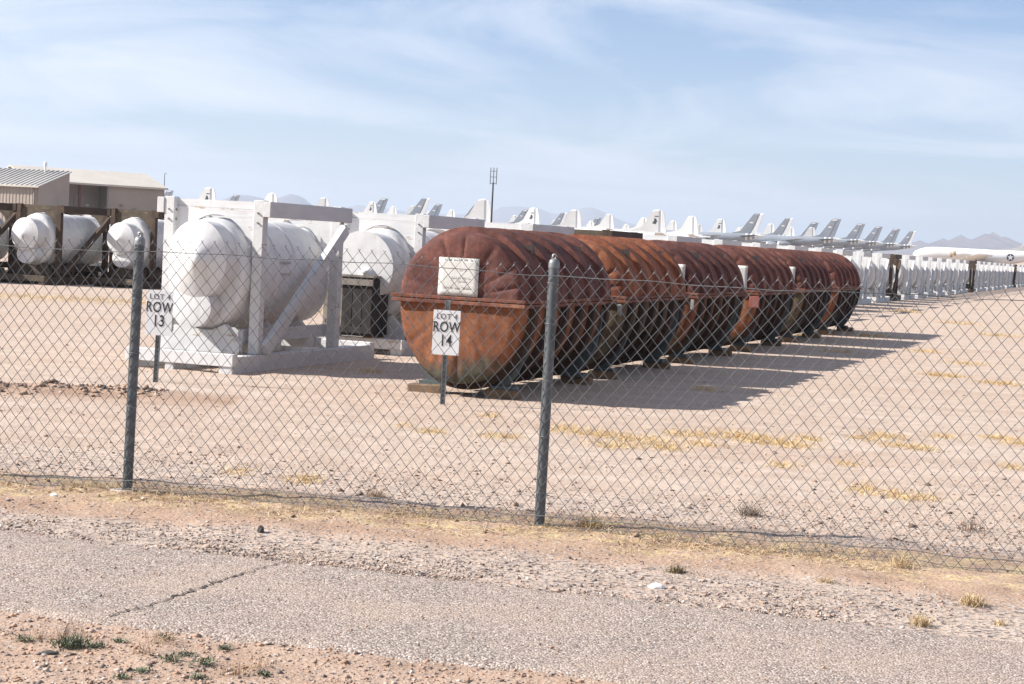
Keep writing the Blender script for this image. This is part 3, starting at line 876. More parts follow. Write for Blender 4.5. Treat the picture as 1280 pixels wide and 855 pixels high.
mb.loft([[(r * (1 + 0.12 * math.sin(3*t)) * math.cos(t), r * 0.8 * math.sin(t), z) for t in [2*math.pi*k/18 for k in range(18)]] for (z, r) in ((-0.1, 0.09), (0.004, 0.088), (0.012, 0.07))])
fo = mb.build('footing', MAT['concrete'], fence); fo.location = (-0.03, -0.03, 0)

# ================================================================== ROW SIGNS
def text_mesh(body, size, align='CENTER', bold=0.0):
    cu = bpy.data.curves.new('lettering', 'FONT')
    cu.body = body; cu.size = size; cu.align_x = align; cu.align_y = 'CENTER'
    cu.extrude = 0.0012; cu.offset = bold; cu.resolution_u = 4
    cu.space_character = 1.08
    t = bpy.data.objects.new('lettering', cu); COL.objects.link(t)
    bpy.context.view_layer.update()
    me = bpy.data.meshes.new_from_object(t.evaluated_get(bpy.context.evaluated_depsgraph_get()))
    bpy.data.objects.remove(t); bpy.data.curves.remove(cu)
    return me

def row_sign(foot, plate_c, number, rz, lean, label, stem_top):
    p = ground_at(*foot); p.z = gz(p.x, p.y)
    s = empty('row_sign', p, rz, label, 'sign', 'row number signs')
    s.rotation_euler = (0, lean, rz)
    k = p.y / FPX                                  # metres per pixel at the sign
    zc = (foot[1] - plate_c[1]) * k; hw, hh = 17.0 * k, 28.0 * k
    mb = MB()                                      # U channel stake
    for x0, x1, y0, y1 in ((-0.022, 0.022, 0.0, 0.006), (-0.026, -0.019, -0.02, 0.006), (0.019, 0.026, -0.02, 0.006)):
        mb.box((x0, y0 + 0.012, -0.15), (x1, y1 + 0.012, stem_top * k))
    st = mb.build('stake', MAT['sign_post'], s)
    for j in range(12):
        mb = MB()
        mb.box((-0.006, 0.009, 0.03 + j * 0.05), (0.006, 0.0118, 0.048 + j * 0.05))
        mb.build('stake_hole', MAT['mark_dark'], st)
    mb = MB(); mb.box((-hw, -0.012, zc - hh), (hw, -0.008, zc + hh), bev=0.0012)
    pl = mb.build('plate', MAT['sign_white'], s)
    for body, size, z, bold, mt in (('LOT 4', 9.5 * k, zc + 20 * k, 0.0, 'sign_ink_thin'), ('ROW', 16.3 * k, zc + 6.5 * k, 0.0012, 'sign_ink'), (number, 18.0 * k, zc - 10.5 * k, 0.0016, 'sign_ink')):
        me = text_mesh(body, size, bold=bold); me.materials.clear(); me.materials.append(MAT[mt])
        t = link_mesh('lettering', me, None, pl)
        t.location = (0, -0.0135, z); t.rotation_euler = (math.pi/2, 0, 0)
        if body != 'LOT 4': t.scale = (0.84, 1.12, 1)
    for z in (zc + hh * 0.48, zc - hh * 0.5):
        mb = MB(); mb.tube([(0, -0.0115, z), (0, -0.016, z)], 0.006, 8)
        mb.build('rivet', MAT['bolt'], pl)
    return s
SGN = math.atan2(FDIR.y, FDIR.x) * 0.5
row_sign((194, 478), (197, 391), '13', SGN, 0.020, 'white row 13 sign on a steel stake in front of the nearest white stand', 114)
row_sign((553, 505), (558, 415), '14', SGN, 0.005, 'white row 14 sign on a steel stake in front of the nearest rusty container', 131)

# ================================================================== RUSTY ENGINE CONTAINERS
CW, CL = 0.735, 3.68
ZF = 1.075
def can_profile(th):
    """unit outline: th 0..pi lid, pi..2pi lower half"""
    c, s = math.cos(th), math.sin(th)
    if s >= 0:
        return CW * c, 0.735 * s
    e = 0.90
    return CW * math.copysign(abs(c) ** 0.92, c) * 0.985, -e * abs(s) ** 1.02

def make_can():
    parts = {}
    N = 72
    ends = [(0.0, 0.0), (0.25, -0.008), (0.45, -0.006), (0.65, -0.002), (0.80, 0.002), (0.89, 0.008), (0.95, 0.020), (0.985, 0.045), (1.0, 0.10)]
    body = []
    nb = 44
    for k in range(1, nb):
        y = 0.10 + (CL - 0.20) * k / nb
        body.append((1.0, y))
    rows = ends + body + [(s, CL - y) for s, y in reversed(ends)]
    def half(lo):
        rings = []
        for (s, y) in rows:
            rg = []
            for k in range(N + 1):
                th = math.pi * k / N + (math.pi if lo else 0)
                px, pz = can_profile(th)
                yy = y
                front = y < 0.1; back = y > CL - 0.1
                if front or back:
                    sgn = 1 if front else -1
                    # radial dents and puckers in the head
                    q = noise.noise((th * 2.1, 4.0 if lo else 1.0, s * 1.2)) * 0.035 * s
                    fold = 0
                    for c0, w0, d0 in (((0.22, 0.035, 0.05), (0.52, 0.045, 0.055), (0.98, 0.04, 0.06), (1.52, 0.035, 0.05), (1.93, 0.03, 0.04), (2.85, 0.05, 0.05)) if not lo else ((4.32, 0.04, 0.04), (4.72, 0.035, 0.045), (5.25, 0.05, 0.03), (3.75, 0.05, 0.04))):
                        fold += d0 * math.exp(-((th - c0) / w0) ** 2) * smooth(0.35, 0.75, s) * (1 - smooth(0.93, 1.0, s))
                    yy = y + sgn * (q * 0.9 + fold * 0.6 * (0.35 + 1.1 * abs(noise.noise((round(th * 2.3) * 3.7, 5.0, 1.0)))))
                s2 = s * (1 + 0.006 * noise.noise((th * 3, y * 2, 3.0)))
                rg.append((px * s2, yy, ZF + (0.03 if not lo else -0.03) + pz * s2))
            rings.append(rg)
        mb = MB(); mb.loft(rings, closed=False, caps=(False, False))
        return mb
    parts['lid'] = half(False)
    parts['lower_shell'] = half(True)
    def hoop(y, lo, w, d):
        mb = MB(); rings = []
        for k in range(37):
            th = math.pi * k / 36 + (math.pi if lo else 0)
            px, pz = can_profile(th)
            L = math.hypot(px, pz); ux, uz = px / L, pz / L
            zz = ZF + (0.03 if not lo else -0.03)
            rings.append([(px - ux*0.03, y - w/2, zz + pz - uz*0.03), (px + ux*d, y - w*0.40, zz + pz + uz*d), (px + ux*d, y + w*0.40, zz + pz + uz*d), (px - ux*0.03, y + w/2, zz + pz - uz*0.03)])
        mb.loft(rings, smooth=False)
        return mb
    parts['hoop'] = [hoop(0.42 + (CL - 0.84) * k / 4, False, 0.26, 0.062) for k in range(5)]
    parts['lower_rib'] = [hoop(0.36 + (CL - 0.72) * k / 5, True, 0.17, 0.075) for k in range(6)]
    fl = []
    for z0, z1, ex in ((ZF + 0.004, ZF + 0.042, 0.055), (ZF - 0.046, ZF - 0.004, 0.05)):
        mb = MB()
        o_ = CW + ex
        mb.box((-o_, -0.055, z0), (o_, 0.09, z1), bev=0.006); mb.box((-o_, CL - 0.09, z0), (o_, CL + 0.055, z1), bev=0.006)
        mb.box((-o_, 0.092, z0 + 0.001), (-CW + 0.05, CL - 0.092, z1 - 0.001)); mb.box((CW - 0.05, 0.092, z0 + 0.001), (o_, CL - 0.092, z1 - 0.001))
        fl.append(mb)
    parts['flange'] = fl
    cr = []
    for y in (0.45, CL - 0.45):
        mb = MB()
        out = [(-0.75, 0.98), (-0.735, 0.74), (-0.68, 0.5), (-0.57, 0.26), (-0.47, 0.13), (0.47, 0.13), (0.57, 0.26), (0.68, 0.5), (0.735, 0.74), (0.75, 0.98)]
        mb.prism([(x, y - 0.03, z) for x, z in out], (0, 0.06, 0))
        mb.box((-0.56, y - 0.12, 0.095), (-0.28, y + 0.12, 0.135)); mb.box((0.28, y - 0.12, 0.095), (0.56, y + 0.12, 0.135))
        cr.append(mb)
    parts['cradle'] = cr
    lg = []
    for s in (-1, 1):
        for y in (0.92, 2.76):
            mb = MB()
            th = math.radians(52)
            px, pz = CW * math.cos(th) * s, ZF + 0.03 + 0.735 * math.sin(th)
            mb.box((px + s*0.0 - 0.07, y - 0.015, pz - 0.02), (px + 0.07, y + 0.015, pz + 0.045))
            mb.box((px + s*0.072 - 0.012, y - 0.035, pz - 0.13), (px + s*0.072 + 0.012, y + 0.035, pz + 0.05))
            lg.append(mb)
    parts['lifting_lug'] = lg
    return parts
CANP = {}
for k, v in make_can().items():
    mt = {'hoop': 'rust_lid', 'flange': 'rust_flange', 'cradle': 'cradle_paint', 'skid': 'cradle_paint', 'lifting_lug': 'dark_metal', 'lid': 'rust_lid', 'lower_shell': 'rust_low', 'lower_rib': 'rust_rib_shade'}[k]
    CANP[k] = [mb.mesh(k, MAT[mt]) for mb in (v if isinstance(v, list) else [v])]

def override(o, mat):
    o.material_slots[0].link = 'OBJECT'; o.material_slots[0].material = mat

can_c = ground_at(566, 497)                     # foot of the first container, middle of its front
CAN0 = can_c + UU * 0.05
can_s = [0.0, 4.12, 8.55, 13.2, 18.0, 22.9]
can_lab = ['nearest rusty container with the whole white placard on its end',
           'second rusty container from the fence with brighter orange lid and greenish lower shell',
           'third rusty container in the row, torn white sheet on its lid',
           'fourth rusty container in the row with a small red box on its flank',
           'fifth rusty container in the row from the fence',
           'last rusty container at the far end of the row']
rot_row = -PSI
for i, s in enumerate(can_s):
    c = empty('engine_container', CAN0 + UU * s + VV * (0.03 * math.sin(i * 2.2)), rot_row + 0.008 * math.sin(i * 1.7), can_lab[i], 'container', 'rusty engine containers of row 14')
    for k in ('lid', 'lower_shell', 'flange', 'cradle', 'lifting_lug'):
        for me in CANP[k]:
            o = link_mesh(k, me, None, c)
            if k == 'lid':
                lid = o
                if i == 1: override(o, MAT['rust_lid_orange'])
                if i in (3, 5): override(o, MAT['rust_lid_faded'])
            if k == 'lower_shell':
                low = o
                if i in (1, 4): override(o, MAT['rust_low_olive'])
    for me in CANP['hoop']:
        o = link_mesh('hoop', me, None, lid)
        if i == 1: override(o, MAT['rust_lid_orange'])
        if i in (3, 5): override(o, MAT['rust_lid_faded'])
    for me in CANP['lower_rib']:
        link_mesh('rib', me, None, low)
    # white placard on the near head of the lid
    mb = MB(); rings = []
    for iz in range(9):
        z = ZF + 0.05 + 0.42 * iz / 8
        rg = []
        for ix in range(9):
            x = (-0.25 if i == 0 else 0.08) + 0.47 * ix / 8
            s_ = math.hypot(x / CW, (z - ZF - 0.03) / 0.735)
            y = np.interp(s_, [0, .25, .45, .65, .80, .89, .95], [0, -.008, -.006, -.002, .002, .008, .020])
            rg.append((x + 0.004 * noise.noise((x*9, z*9, i)), y - 0.018 - 0.006 * abs(noise.noise((x * 5, z * 5, i + 3.0))), z))
        rings.append(rg)
    mb.loft(rings, closed=False, caps=(False, False))
    if i in (0, 2, 3, 4):
        pl = mb.build('placard', MAT['placard'], lid)
        sol = pl.modifiers.new('thick', 'SOLIDIFY'); sol.thickness = 0.004; sol.offset = 0
        if i == 0:
            rs = random.Random(3)
            for (z, x0, x1, hh_) in ((0.40, -0.20, 0.15, 0.026), (0.29, -0.02, 0.10, 0.012), (0.20, -0.12, 0.12, 0.014), (0.165, -0.10, 0.08, 0.012), (0.09, -0.2, 0.16, 0.018)):
                x = x0
                mb2 = MB()
                while x < x1:
                    w = rs.uniform(0.006, 0.02)
                    if rs.random() < 0.72:
                        zz = ZF + 0.05 + z
                        s_ = math.hypot(x / CW, (zz - ZF - 0.03) / 0.735)
                        y = np.interp(s_, [0, .25, .45, .65, .80, .89, .95], [0, -.008, -.006, -.002, .002, .008, .020]) - 0.031
                        mb2.box((x, y, zz), (x + w, y + 0.002, zz + hh_ * rs.uniform(0.5, 1)))
                    x += w + rs.uniform(0.003, 0.012)
                mb2.build('faded_lettering', MAT['faded_ink'], pl)
    if i == 3:
        mb = MB(); mb.box((0.62, -0.085, ZF - 0.26), (0.80, -0.045, ZF - 0.06), bev=0.008); mb.build('red_box', MAT['red_box'], c)
    if i in (1, 2):
        mb = MB(); mb.box((0.675, -0.06, ZF - 0.21), (0.725, -0.03, ZF - 0.06), bev=0.004); mb.build('hanging_tag', MAT['tag_grey'], c)
    # timber blocks under the cradles
    for j, (yy, xx) in enumerate([(0.45, -0.47), (0.45, 0.45), (CL - 0.45, -0.47), (CL - 0.45, 0.45)]):
        mb = MB(); mb.box((-0.20, -0.075, -0.03), (0.20, 0.075, 0.098), bev=0.018, jit=0.01)
        p = CAN0 + UU * (s + yy - (0.12 if j < 2 else 0)) + VV * xx
        b = mb.build('timber_block', MAT['block_wood'])
        b.location = (p.x, p.y, 0); b.rotation_euler = (0, 0, rot_row + random.uniform(-0.12, 0.12))
        where = ['front left', 'front right', 'rear left', 'rear right'][j]
        nth = ['nearest', 'second', 'third', 'fourth', 'fifth', 'last'][i]
        tag(b, f'weathered timber block under the {where} foot of the {nth} rusty container', 'timber block', 'timber blocks under the containers')

# ================================================================== ENGINE STANDS AND WRAPPED ENGINES
SW = 0.685          # half width between outer post faces
PS = 0.135         # post section
SH = 2.10          # height
Y0, Y1 = 0.74, 3.06  # front and rear post planes, measured from the front of the skids
RX, RZ, ZC = 0.565, 0.70, 1.17
def arch_board(y, th):
    mb = MB()
    # board with an arch cut to clear the barrel
    top = SH - 0.115; low = 1.58
    xs = [-SW + PS - 0.005 + (2*SW - 2*PS + 0.01) * k / 20 for k in range(21)]
    bot = []
    for x in xs:
        e = 1 - (x / (RX + 0.0)) ** 2
        zz = ZC + (RZ + 0.035) * math.sqrt(max(0, e)) if e > 0 else low
        bot.append(max(low, zz))
    v = []
    for yy in (y, y + th):
        for x, z in zip(xs, bot): v += [(x, yy, z), (x, yy, top)]
    n = len(xs); f = []
    for k in range(n - 1):
        a = 2*k
        f.append((a, a+2, a+3, a+1)); o_ = 2*n
        f.append((o_+a, o_+a+1, o_+a+3, o_+a+2)); f.append((a, o_+a, o_+a+2, a+2)); f.append((a+1, a+3, o_+a+3, o_+a+1))
    mb.add(v, f)
    return mb
def make_stand():
    P = []   # (name, mesh builder, material key)
    for y in (Y0, Y1):
        for s in (-1, 1):
            mb = MB(); x0, x1 = sorted((s*SW, s*(SW - PS)))
            mb.box((x0, y, 0.20), (x1, y + PS, SH), bev=0.006); P.append(('post', mb, 't'))
    for s in (-1, 1):
        mb = MB(); x0, x1 = sorted((s*(SW + 0.004), s*(SW + 0.10)))
        mb.box((x0, Y0 - 0.015, SH - 0.205), (x1, Y1 + PS + 0.03, SH - 0.012), bev=0.006); P.append(('top_rail', mb, 't'))
        mb = MB(); mb.bar((s*(SW + 0.05), Y0 + 0.10, 0.26), (s*(SW + 0.05), Y1 + 0.05, SH - 0.30), 0.088, 0.15); P.append(('brace', mb, 't'))
    P.append(('header_board', arch_board(Y0 + 0.07, 0.05), 'x'))
    P.append(('header_board', arch_board(Y1 + 0.02, 0.05), 'x'))
    for y in (Y0 + 0.09, Y1 + 0.03):
        mb = MB(); mb.box((-SW + PS - 0.004, y, SH - 0.112), (SW - PS + 0.004, y + 0.08, SH - 0.02)); P.append(('header_beam', mb, 'x'))
    for x in (-0.62, -0.12, 0.62):
        mb = MB(); mb.box((x - 0.06 if x != 0.62 else x - 0.07, 0.0, -0.01), (x + 0.06 if x != 0.62 else x + 0.11, 4.35, 0.20), bev=0.008); P.append(('skid', mb, 't'))
    for y, z in ((0.012, 0.09), (0.95, 0.201), (2.85, 0.201), (4.2, 0.09)):
        mb = MB()
        if z < 0.1: mb.box((-0.72, y - 0.03, 0.085), (0.74, y + 0.10, 0.236), bev=0.006)
        else: mb.box((-0.52, y, 0.202), (0.52, y + 0.13, 0.33), bev=0.006)
        P.append(('cross_beam', mb, 'x'))
    for x in (-0.45, 0.45):
        mb = MB(); mb.box((x - 0.03, 0.72, 0.335), (x + 0.03, 3.3, 0.50), bev=0.005); P.append(('side_board', mb, 't'))
    for y in (0.60, 1.7, 2.7):
        mb = MB()
        mb.prism([(-0.5, y, 0.203), (0.5, y, 0.203), (0.5, y, 0.34), (0.30, y, 0.56), (0.12, y, 0.475), (-0.12, y, 0.475), (-0.30, y, 0.56), (-0.5, y, 0.34)], (0, 0.09, 0))
        P.append(('cradle_board', mb, 'x'))
    bolts = []
    for s in (-1, 1):
        for z in (SH - 0.16, SH - 0.28):
            mb = MB(); xx = s*(SW - PS/2)
            mb.tube([(xx, Y0 - 0.004, z), (xx, Y0 - 0.02, z)], 0.013, 8); bolts.append(mb)
            mb = MB(); mb.tube([(s*(SW - PS) - s*0.012, Y0 + 0.05, z), (s*(SW - PS) + s*0.004, Y0 + 0.05, z)], 0.012, 8); bolts.append(mb)
    for mb in bolts: P.append(('bolt', mb, 'b'))
    return P
STAND = make_stand()
SM = {}
for colr, mt in (('white', {'t': 'white_timber', 'x': 'white_timber_x', 'b': 'bolt'}), ('brown', {'t': 'brown_timber', 'x': 'brown_board', 'b': 'galv_cap'})):
    SM[colr] = [(n, mb.mesh(n, MAT[mt[k]])) for n, mb, k in STAND]

def ring_e(cx, cz, y, rx, rz, n=32, ph=0.0, wob=0.0, sd=0):
    out = []
    for k in range(n):
        t = 2 * math.pi * k / n
        w = 1 + wob * noise.noise((math.cos(t) * 1.6, math.sin(t) * 1.6 + sd, y * 1.3))
        out.append((cx + rx * w * math.cos(t), y, cz + rz * w * math.sin(t)))
    return out

def make_engine(kind):
    P = []
    mb = MB()
    prof = [(0.60, 0.88), (0.61, 0.94), (0.645, 0.985), (0.70, 1.0), (0.95, 1.0), (1.5, 1.0), (2.1, 1.0), (2.7, 1.0), (2.92, 0.975), (3.12, 0.91), (3.30, 0.82), (3.34, 0.77)]
    rings = []
    for j, (y, s) in enumerate(prof):
        rings.append(ring_e(0, ZC - (RZ * 0.75 * (1 - s) if y > 2 else 0), y, RX * s * 0.97, RZ * s * 0.985, 36, wob=0.012, sd=j * 0.1))
    mb.loft(rings); P.append(('barrel', mb, 'white_wrap'))
    for y in (0.98, 1.5, 2.05):
        mb = MB(); rr = []
        for (yy, s) in ((y, 0.99), (y + 0.004, 1.006), (y + 0.07, 1.006), (y + 0.074, 0.99)):
            rr.append(ring_e(0, ZC, yy, RX * s * 0.982, RZ * s * 0.992, 36))
        mb.loft(rr, caps=(False, False)); P.append(('wrap_seam', mb, 'white_wrap'))
    mb = MB()
    if kind == 'cone':
        # stretched membrane over the propeller shaft
        prof = [(0.75, 0.462, 0.0), (0.50, 0.465, 0.0), (0.30, 0.47, 0.0), (0.288, 0.44, 0.05), (0.235, 0.31, 0.35), (0.165, 0.17, 0.7), (0.10, 0.07, 1.0), (0.085, 0.05, 1.0), (0.08, 0.01, 1.0)]
        mb.loft([ring_e(0.03 + 0.09 * k, 1.34 + 0.02 * k, y, r * 0.86, r * 1.03, 40, wob=0.035 if r < 0.4 else 0.003) for y, r, k in prof])
        P.append(('nose_cover', mb, 'white_wrap'))
        mb = MB(); prof = [(0.75, 0.24), (0.45, 0.247), (0.30, 0.25), (0.294, 0.22), (0.29, 0.1), (0.288, 0.01)]
        mb.loft([ring_e(-0.02, 0.75, y, r * 1.10, r * 0.98, 32, wob=0.03) for y, r in prof])
        P.append(('intake_cover', mb, 'white_wrap'))
    elif kind == 'disc':
        prof = [(0.62, 0.50), (0.16, 0.52), (0.08, 0.52), (0.077, 0.49), (0.075, 0.3), (0.074, 0.12), (0.073, 0.01)]
        mb.loft([ring_e(0, 1.28, y, r * 0.97, r * 1.0, 32, wob=0.01) for y, r in prof])
        P.append(('nose_cover', mb, 'white_wrap'))
        mb = MB()
        mb.loft([ring_e(0.10, 1.12 + 0.02 * j, 0.10 - 0.04 * j, r, r, 20) for j, r in enumerate((0.16, 0.13, 0.09, 0.05, 0.012))])
        P.append(('shaft_cover', mb, 'white_wrap'))
    else:
        prof = [(0.62, 0.42), (0.24, 0.43), (0.185, 0.43), (0.172, 0.38), (0.12, 0.2), (0.06, 0.02)]
        mb.loft([ring_e(-0.03, 1.30, y, r * 0.95, r, 32, wob=0.02) for y, r in prof])
        P.append(('nose_cover', mb, 'white_wrap'))
        mb = MB(); prof = [(0.7, 0.25), (0.3, 0.26), (0.245, 0.26), (0.236, 0.2), (0.232, 0.02)]
        mb.loft([ring_e(0, 0.78, y, r * 1.1, r * 0.95, 28, wob=0.04) for y, r in prof])
        P.append(('intake_cover', mb, 'white_wrap'))
    # faint stencils on the flank
    for z in (1.32, 1.17):
        mb = MB()
        x = 0
        for j in range(5):
            yy = 1.55 + j * 0.06
            mb.box((RX * 0.955, yy, z + 0.006 * (j % 2)), (RX * 0.955 + 0.018, yy + 0.061, z + 0.03))
        P.append(('stencil', mb, 'faded_ink'))
    return P
ENG = {k: [(n, mb.mesh(n, MAT[m])) for n, mb, m in make_engine(k)] for k in ('cone', 'disc', 'round')}

ORD = ['first', 'second', 'third', 'fourth', 'fifth', 'sixth', 'seventh', 'eighth', 'ninth', 'tenth', 'eleventh', 'twelfth', 'thirteenth', 'fourteenth', 'fifteenth',
       'sixteenth', 'seventeenth', 'eighteenth', 'nineteenth', 'twentieth', 'twenty-first', 'twenty-second', 'twenty-third', 'twenty-fourth'] + ['twenty-' + w for w in ('fifth', 'sixth', 'seventh', 'eighth', 'ninth')] + ['thirtieth', 'thirty-first', 'thirty-second', 'thirty-third', 'thirty-fourth']
def unit(base, colr, kind, slab, elab, grp_s, grp_e, detail=True, rz=rot_row):
    st = empty('engine_stand', base, rz, slab, 'engine stand', grp_s)
    for n, me in SM[colr]:
        if n == 'bolt' and not detail: continue
        link_mesh(n, me, None, st)
    en = empty('wrapped_engine', base, rz, elab, 'engine', grp_e)
    for n, me in ENG[kind]:
        if n == 'stencil' and not detail: continue
        link_mesh(n, me, None, en)
    return st, en

# row 13: origin = middle of the front of the skids of the nearest stand
A_right = ground_at(290, 468)
ROW13 = A_right - VV * 0.73
brown13 = {3, 12, 20, 29}
for i in range(34):
    s = 5.25 * i
    base = ROW13 + UU * s + VV * (0.05 * math.sin(i * 1.9))
    base.z = rise(base.x, base.y)
    colr = 'brown' if i in brown13 else 'white'
    kind = ['cone', 'disc', 'round'][0 if i == 0 else 1 if i == 1 else (i * 7) % 3]
    cn_ = 'dark brown' if colr == 'brown' else 'white'
    sl_ = {0: 'nearest white timber engine stand with diagonal brace, beside the row 13 sign', 1: 'second white timber engine stand, behind the nearest one and left of the rusty container'}.get(i, f'{cn_} timber engine stand, {ORD[i]} from the front of row 13')
    el_ = {0: 'nearest white wrapped engine with round nose and lower intake cover', 1: 'white wrapped engine with flat round nose behind the dark wooden crate'}.get(i, f'white wrapped engine in the {ORD[i]} stand from the front of row 13')
    unit(base, colr, kind, sl_, el_, 'engine stands of row 13', 'wrapped engines of row 13', detail=i < 6, rz=rot_row + (0.006 * math.sin(i * 2.7)))

# rows farther left, brown stands
def left_unit(px, py, colr, kind, k_s, sl_, el_):
    b = ground_at(px, py) - VV * 0.73 + UU * k_s
    unit(b, colr, kind, sl_, el_, 'engine stands of the rows on the left', 'wrapped engines of the rows on the left', detail=False)
F1 = (55, 356.5); F2 = (175, 361.5)
left_unit(*F1, 'brown', 'round', 0, 'dark brown timber stand in front of the tan shed, left of two', 'white wrapped engine with two round covers in the left dark stand')
left_unit(*F2, 'brown', 'round', 0, 'dark brown timber stand just left of the nearest white stand', 'white wrapped engine in dark stand behind the left fence post')
left_unit(-70, 351, 'brown', 'disc', 0, 'dark brown timber stand cut by the left border of the photo', 'white wrapped engine in the stand cut by the left border')
for j in (1, 2):
    left_unit(*F1, 'brown' if j == 2 else 'white', 'disc', 5.3 * j, f'timber stand {ORD[j-1]} behind the left dark brown stand', f'white wrapped engine {ORD[j-1]} behind the left dark brown stand')
    left_unit(*F2, 'white', 'cone', 5.3 * j, f'white timber stand {ORD[j-1]} behind the right dark brown stand', f'white wrapped engine {ORD[j-1]} behind the right dark brown stand')
    left_unit(-70, 351, 'white', 'cone', 5.3 * j, f'timber stand {ORD[j-1]} behind the stand at the left border', f'white wrapped engine {ORD[j-1]} behind the stand at the left border')

# dark wooden crate standing on the skids in front of the second engine
CB = ROW13 + UU * 5.25
crate = empty('wooden_crate', (CB.x, CB.y, 0), rot_row, 'dark weathered wooden crate in front of the second white engine', 'crate')
mb = MB(); mb.box((-0.40, -0.16, 0.28), (0.33, 0.42, 1.10)); mb.build('inner_box', MAT['dark_wood'], crate)
for k in range(5):
    x0 = -0.42 + k * 0.155
    mb = MB(); mb.box((x0, -0.19, 0.26), (x0 + 0.148, -0.162, 1.12), bev=0.004)
    mb.build('plank', MAT['grey_wood'] if k < 2 else MAT['dark_wood'], crate)
for k in range(4):
    mb = MB(); mb.box((0.332, -0.17 + k * 0.15, 0.27), (0.358, -0.17 + k * 0.15 + 0.143, 1.11), bev=0.004); mb.build('plank', MAT['dark_wood'], crate)
for z in (0.30, 1.0):
    mb = MB(); mb.box((-0.43, -0.22, z), (0.37, -0.192, z + 0.09), bev=0.004); mb.build('batten', MAT['dark_wood'] if z < 0.9 else MAT['grey_wood'], crate)
for x in (-0.36, 0.22):
    mb = MB(); mb.box((x, -0.15, 0.237), (x + 0.1, 0.40, 0.278)); mb.build('foot', MAT['block_wood'], crate)
mb = MB(); mb.box((-0.43, -0.2, 1.122), (0.37, 0.44, 1.15)); mb.build('top_board', MAT['grey_wood'], crate)

# ================================================================== BUILDINGS
def quad(mb, a, b, c, d, mi=0): mb.add([a, b, c, d], [(0, 1, 2, 3)], mi)
# tan shed: its front runs across the rows, its right end wall runs along them
b1 = at_depth(47, 262, 250); b1.z = rise(b1.x, b1.y)
shed = empty('tan_shed', b1, rot_row, 'tan ribbed metal shed with sloping grey roof at the far left', 'building')
he = at_depth(46, 232.5, 250).z - b1.z
DP = 7.6
hr = he + 2.25
mb = MB(); mb.box((-30, 0, -0.5), (-0.02, 0.2, he - 0.12)); front_wall = mb.build('front_wall', MAT['tan_panel'], shed)
for k in range(56):
    mb_ = MB(); x = -0.45 - k * 0.52
    mb_.box((x - 0.09, -0.05, -0.4), (x + 0.09, -0.002, he - 0.16)); mb_.build('wall_rib', MAT['tan_panel'], front_wall)
mb = MB(); mb.prism([(0, 0.0, -0.5), (0, DP, -0.5), (0, DP, hr - 0.05), (0, 0.0, he - 0.13)], (-0.2, 0, 0)); mb.build('end_wall', MAT['tan_panel'], shed)
mb = MB(); mb.box((-30, DP - 0.2, -0.5), (-0.25, DP, hr - 0.1)); mb.build('rear_wall', MAT['tan_panel'], shed)
mb = MB(); mb.prism([(0.3, -0.45, he - 0.16), (0.3, DP + 0.1, hr + 0.02), (0.3, DP + 0.1, hr + 0.17), (0.3, -0.45, he)], (-30.5, 0, 0)); rf1 = mb.build('roof', MAT['grey_roof'], shed)
for k in range(38):
    x = -0.2 - k * 0.78; mb_ = MB()
    mb_.bar((x, -0.4, he + 0.06), (x, DP, hr + 0.23), 0.10, 0.12); mb_.build('roof_seam', MAT['grey_roof'], rf1)
mb = MB(); mb.box((-30, -0.58, he - 0.22), (0.32, -0.452, he - 0.02)); mb.build('gutter', MAT['tan_roof'], shed)
for x in (-0.6, -9.5, -18.5):
    mb = MB(); mb.box((x - 0.09, -0.2, -0.3), (x + 0.09, -0.055, he - 0.225)); mb.build('downpipe', MAT['trim'], shed)
mb = MB(); mb.tube([(-3.2, DP - 1.2, hr - 0.3), (-3.2, DP - 1.2, hr + 0.7)], 0.15, 10); mb.loft([[(-3.2 + 0.6*r*math.cos(2*math.pi*k/12), DP - 1.2 + 0.6*r*math.sin(2*math.pi*k/12), hr + 0.7 + z) for k in range(12)] for z, r in ((0, .42), (.3, .45), (.55, .3), (.62, .05))]); mb.build('roof_vent', MAT['lamp_white'], shed)

# hangar behind it, turned so that the wall towards the camera lies in shade
PH = math.radians(33)
hc = at_depth(204, 262, 276); hc.z = rise(hc.x, hc.y)
hang = empty('hangar', hc, PH, 'tan metal hangar with pale roof and open bay behind the shed', 'building')
# local x runs to the right along the wall, local y away
t0_ = at_depth(204, 236, 276).z - hc.z
W2 = 14.2; xs_ = -8.6; D2 = 8.4
ridge = t0_ + 2.1
mb = MB(); mb.box((xs_, 0, -0.5), (0, 0.25, t0_ - 0.05)); mb.build('front_wall', MAT['tan_panel'], hang)
mb = MB(); mb.prism([(0, 0.255, -0.5), (0, 2*D2, -0.5), (0, 2*D2, t0_ - 0.1), (0, D2, ridge - 0.12), (0, 0.255, t0_ - 0.1)], (-0.25, 0, 0)); mb.build('end_wall', MAT['tan_panel'], hang)
mb = MB(); mb.prism([(-W2 - 6, 0.5, -0.5), (-W2 - 6, 2*D2, -0.5), (-W2 - 6, 2*D2, t0_ - 0.1), (-W2 - 6, D2, ridge - 0.12), (-W2 - 6, 0.5, t0_ - 0.1)], (0.25, 0, 0)); mb.build('end_wall', MAT['tan_panel'], hang)
mb = MB(); mb.box((-W2 - 5.7, 4.0, -0.5), (xs_ + 0.2, 4.2, t0_ + 0.7)); mb.build('bay_wall', MAT['tan_panel'], hang)
mb = MB(); mb.box((xs_, 0.255, -0.5), (xs_ + 0.22, 3.995, t0_ - 0.1)); mb.build('bay_side', MAT['tan_panel'], hang)
mb = MB(); mb.box((xs_ - 0.26, -0.03, -0.4), (xs_ - 0.004, 0.2, t0_ - 0.05)); mb.build('corner_trim', MAT['trim'], hang)
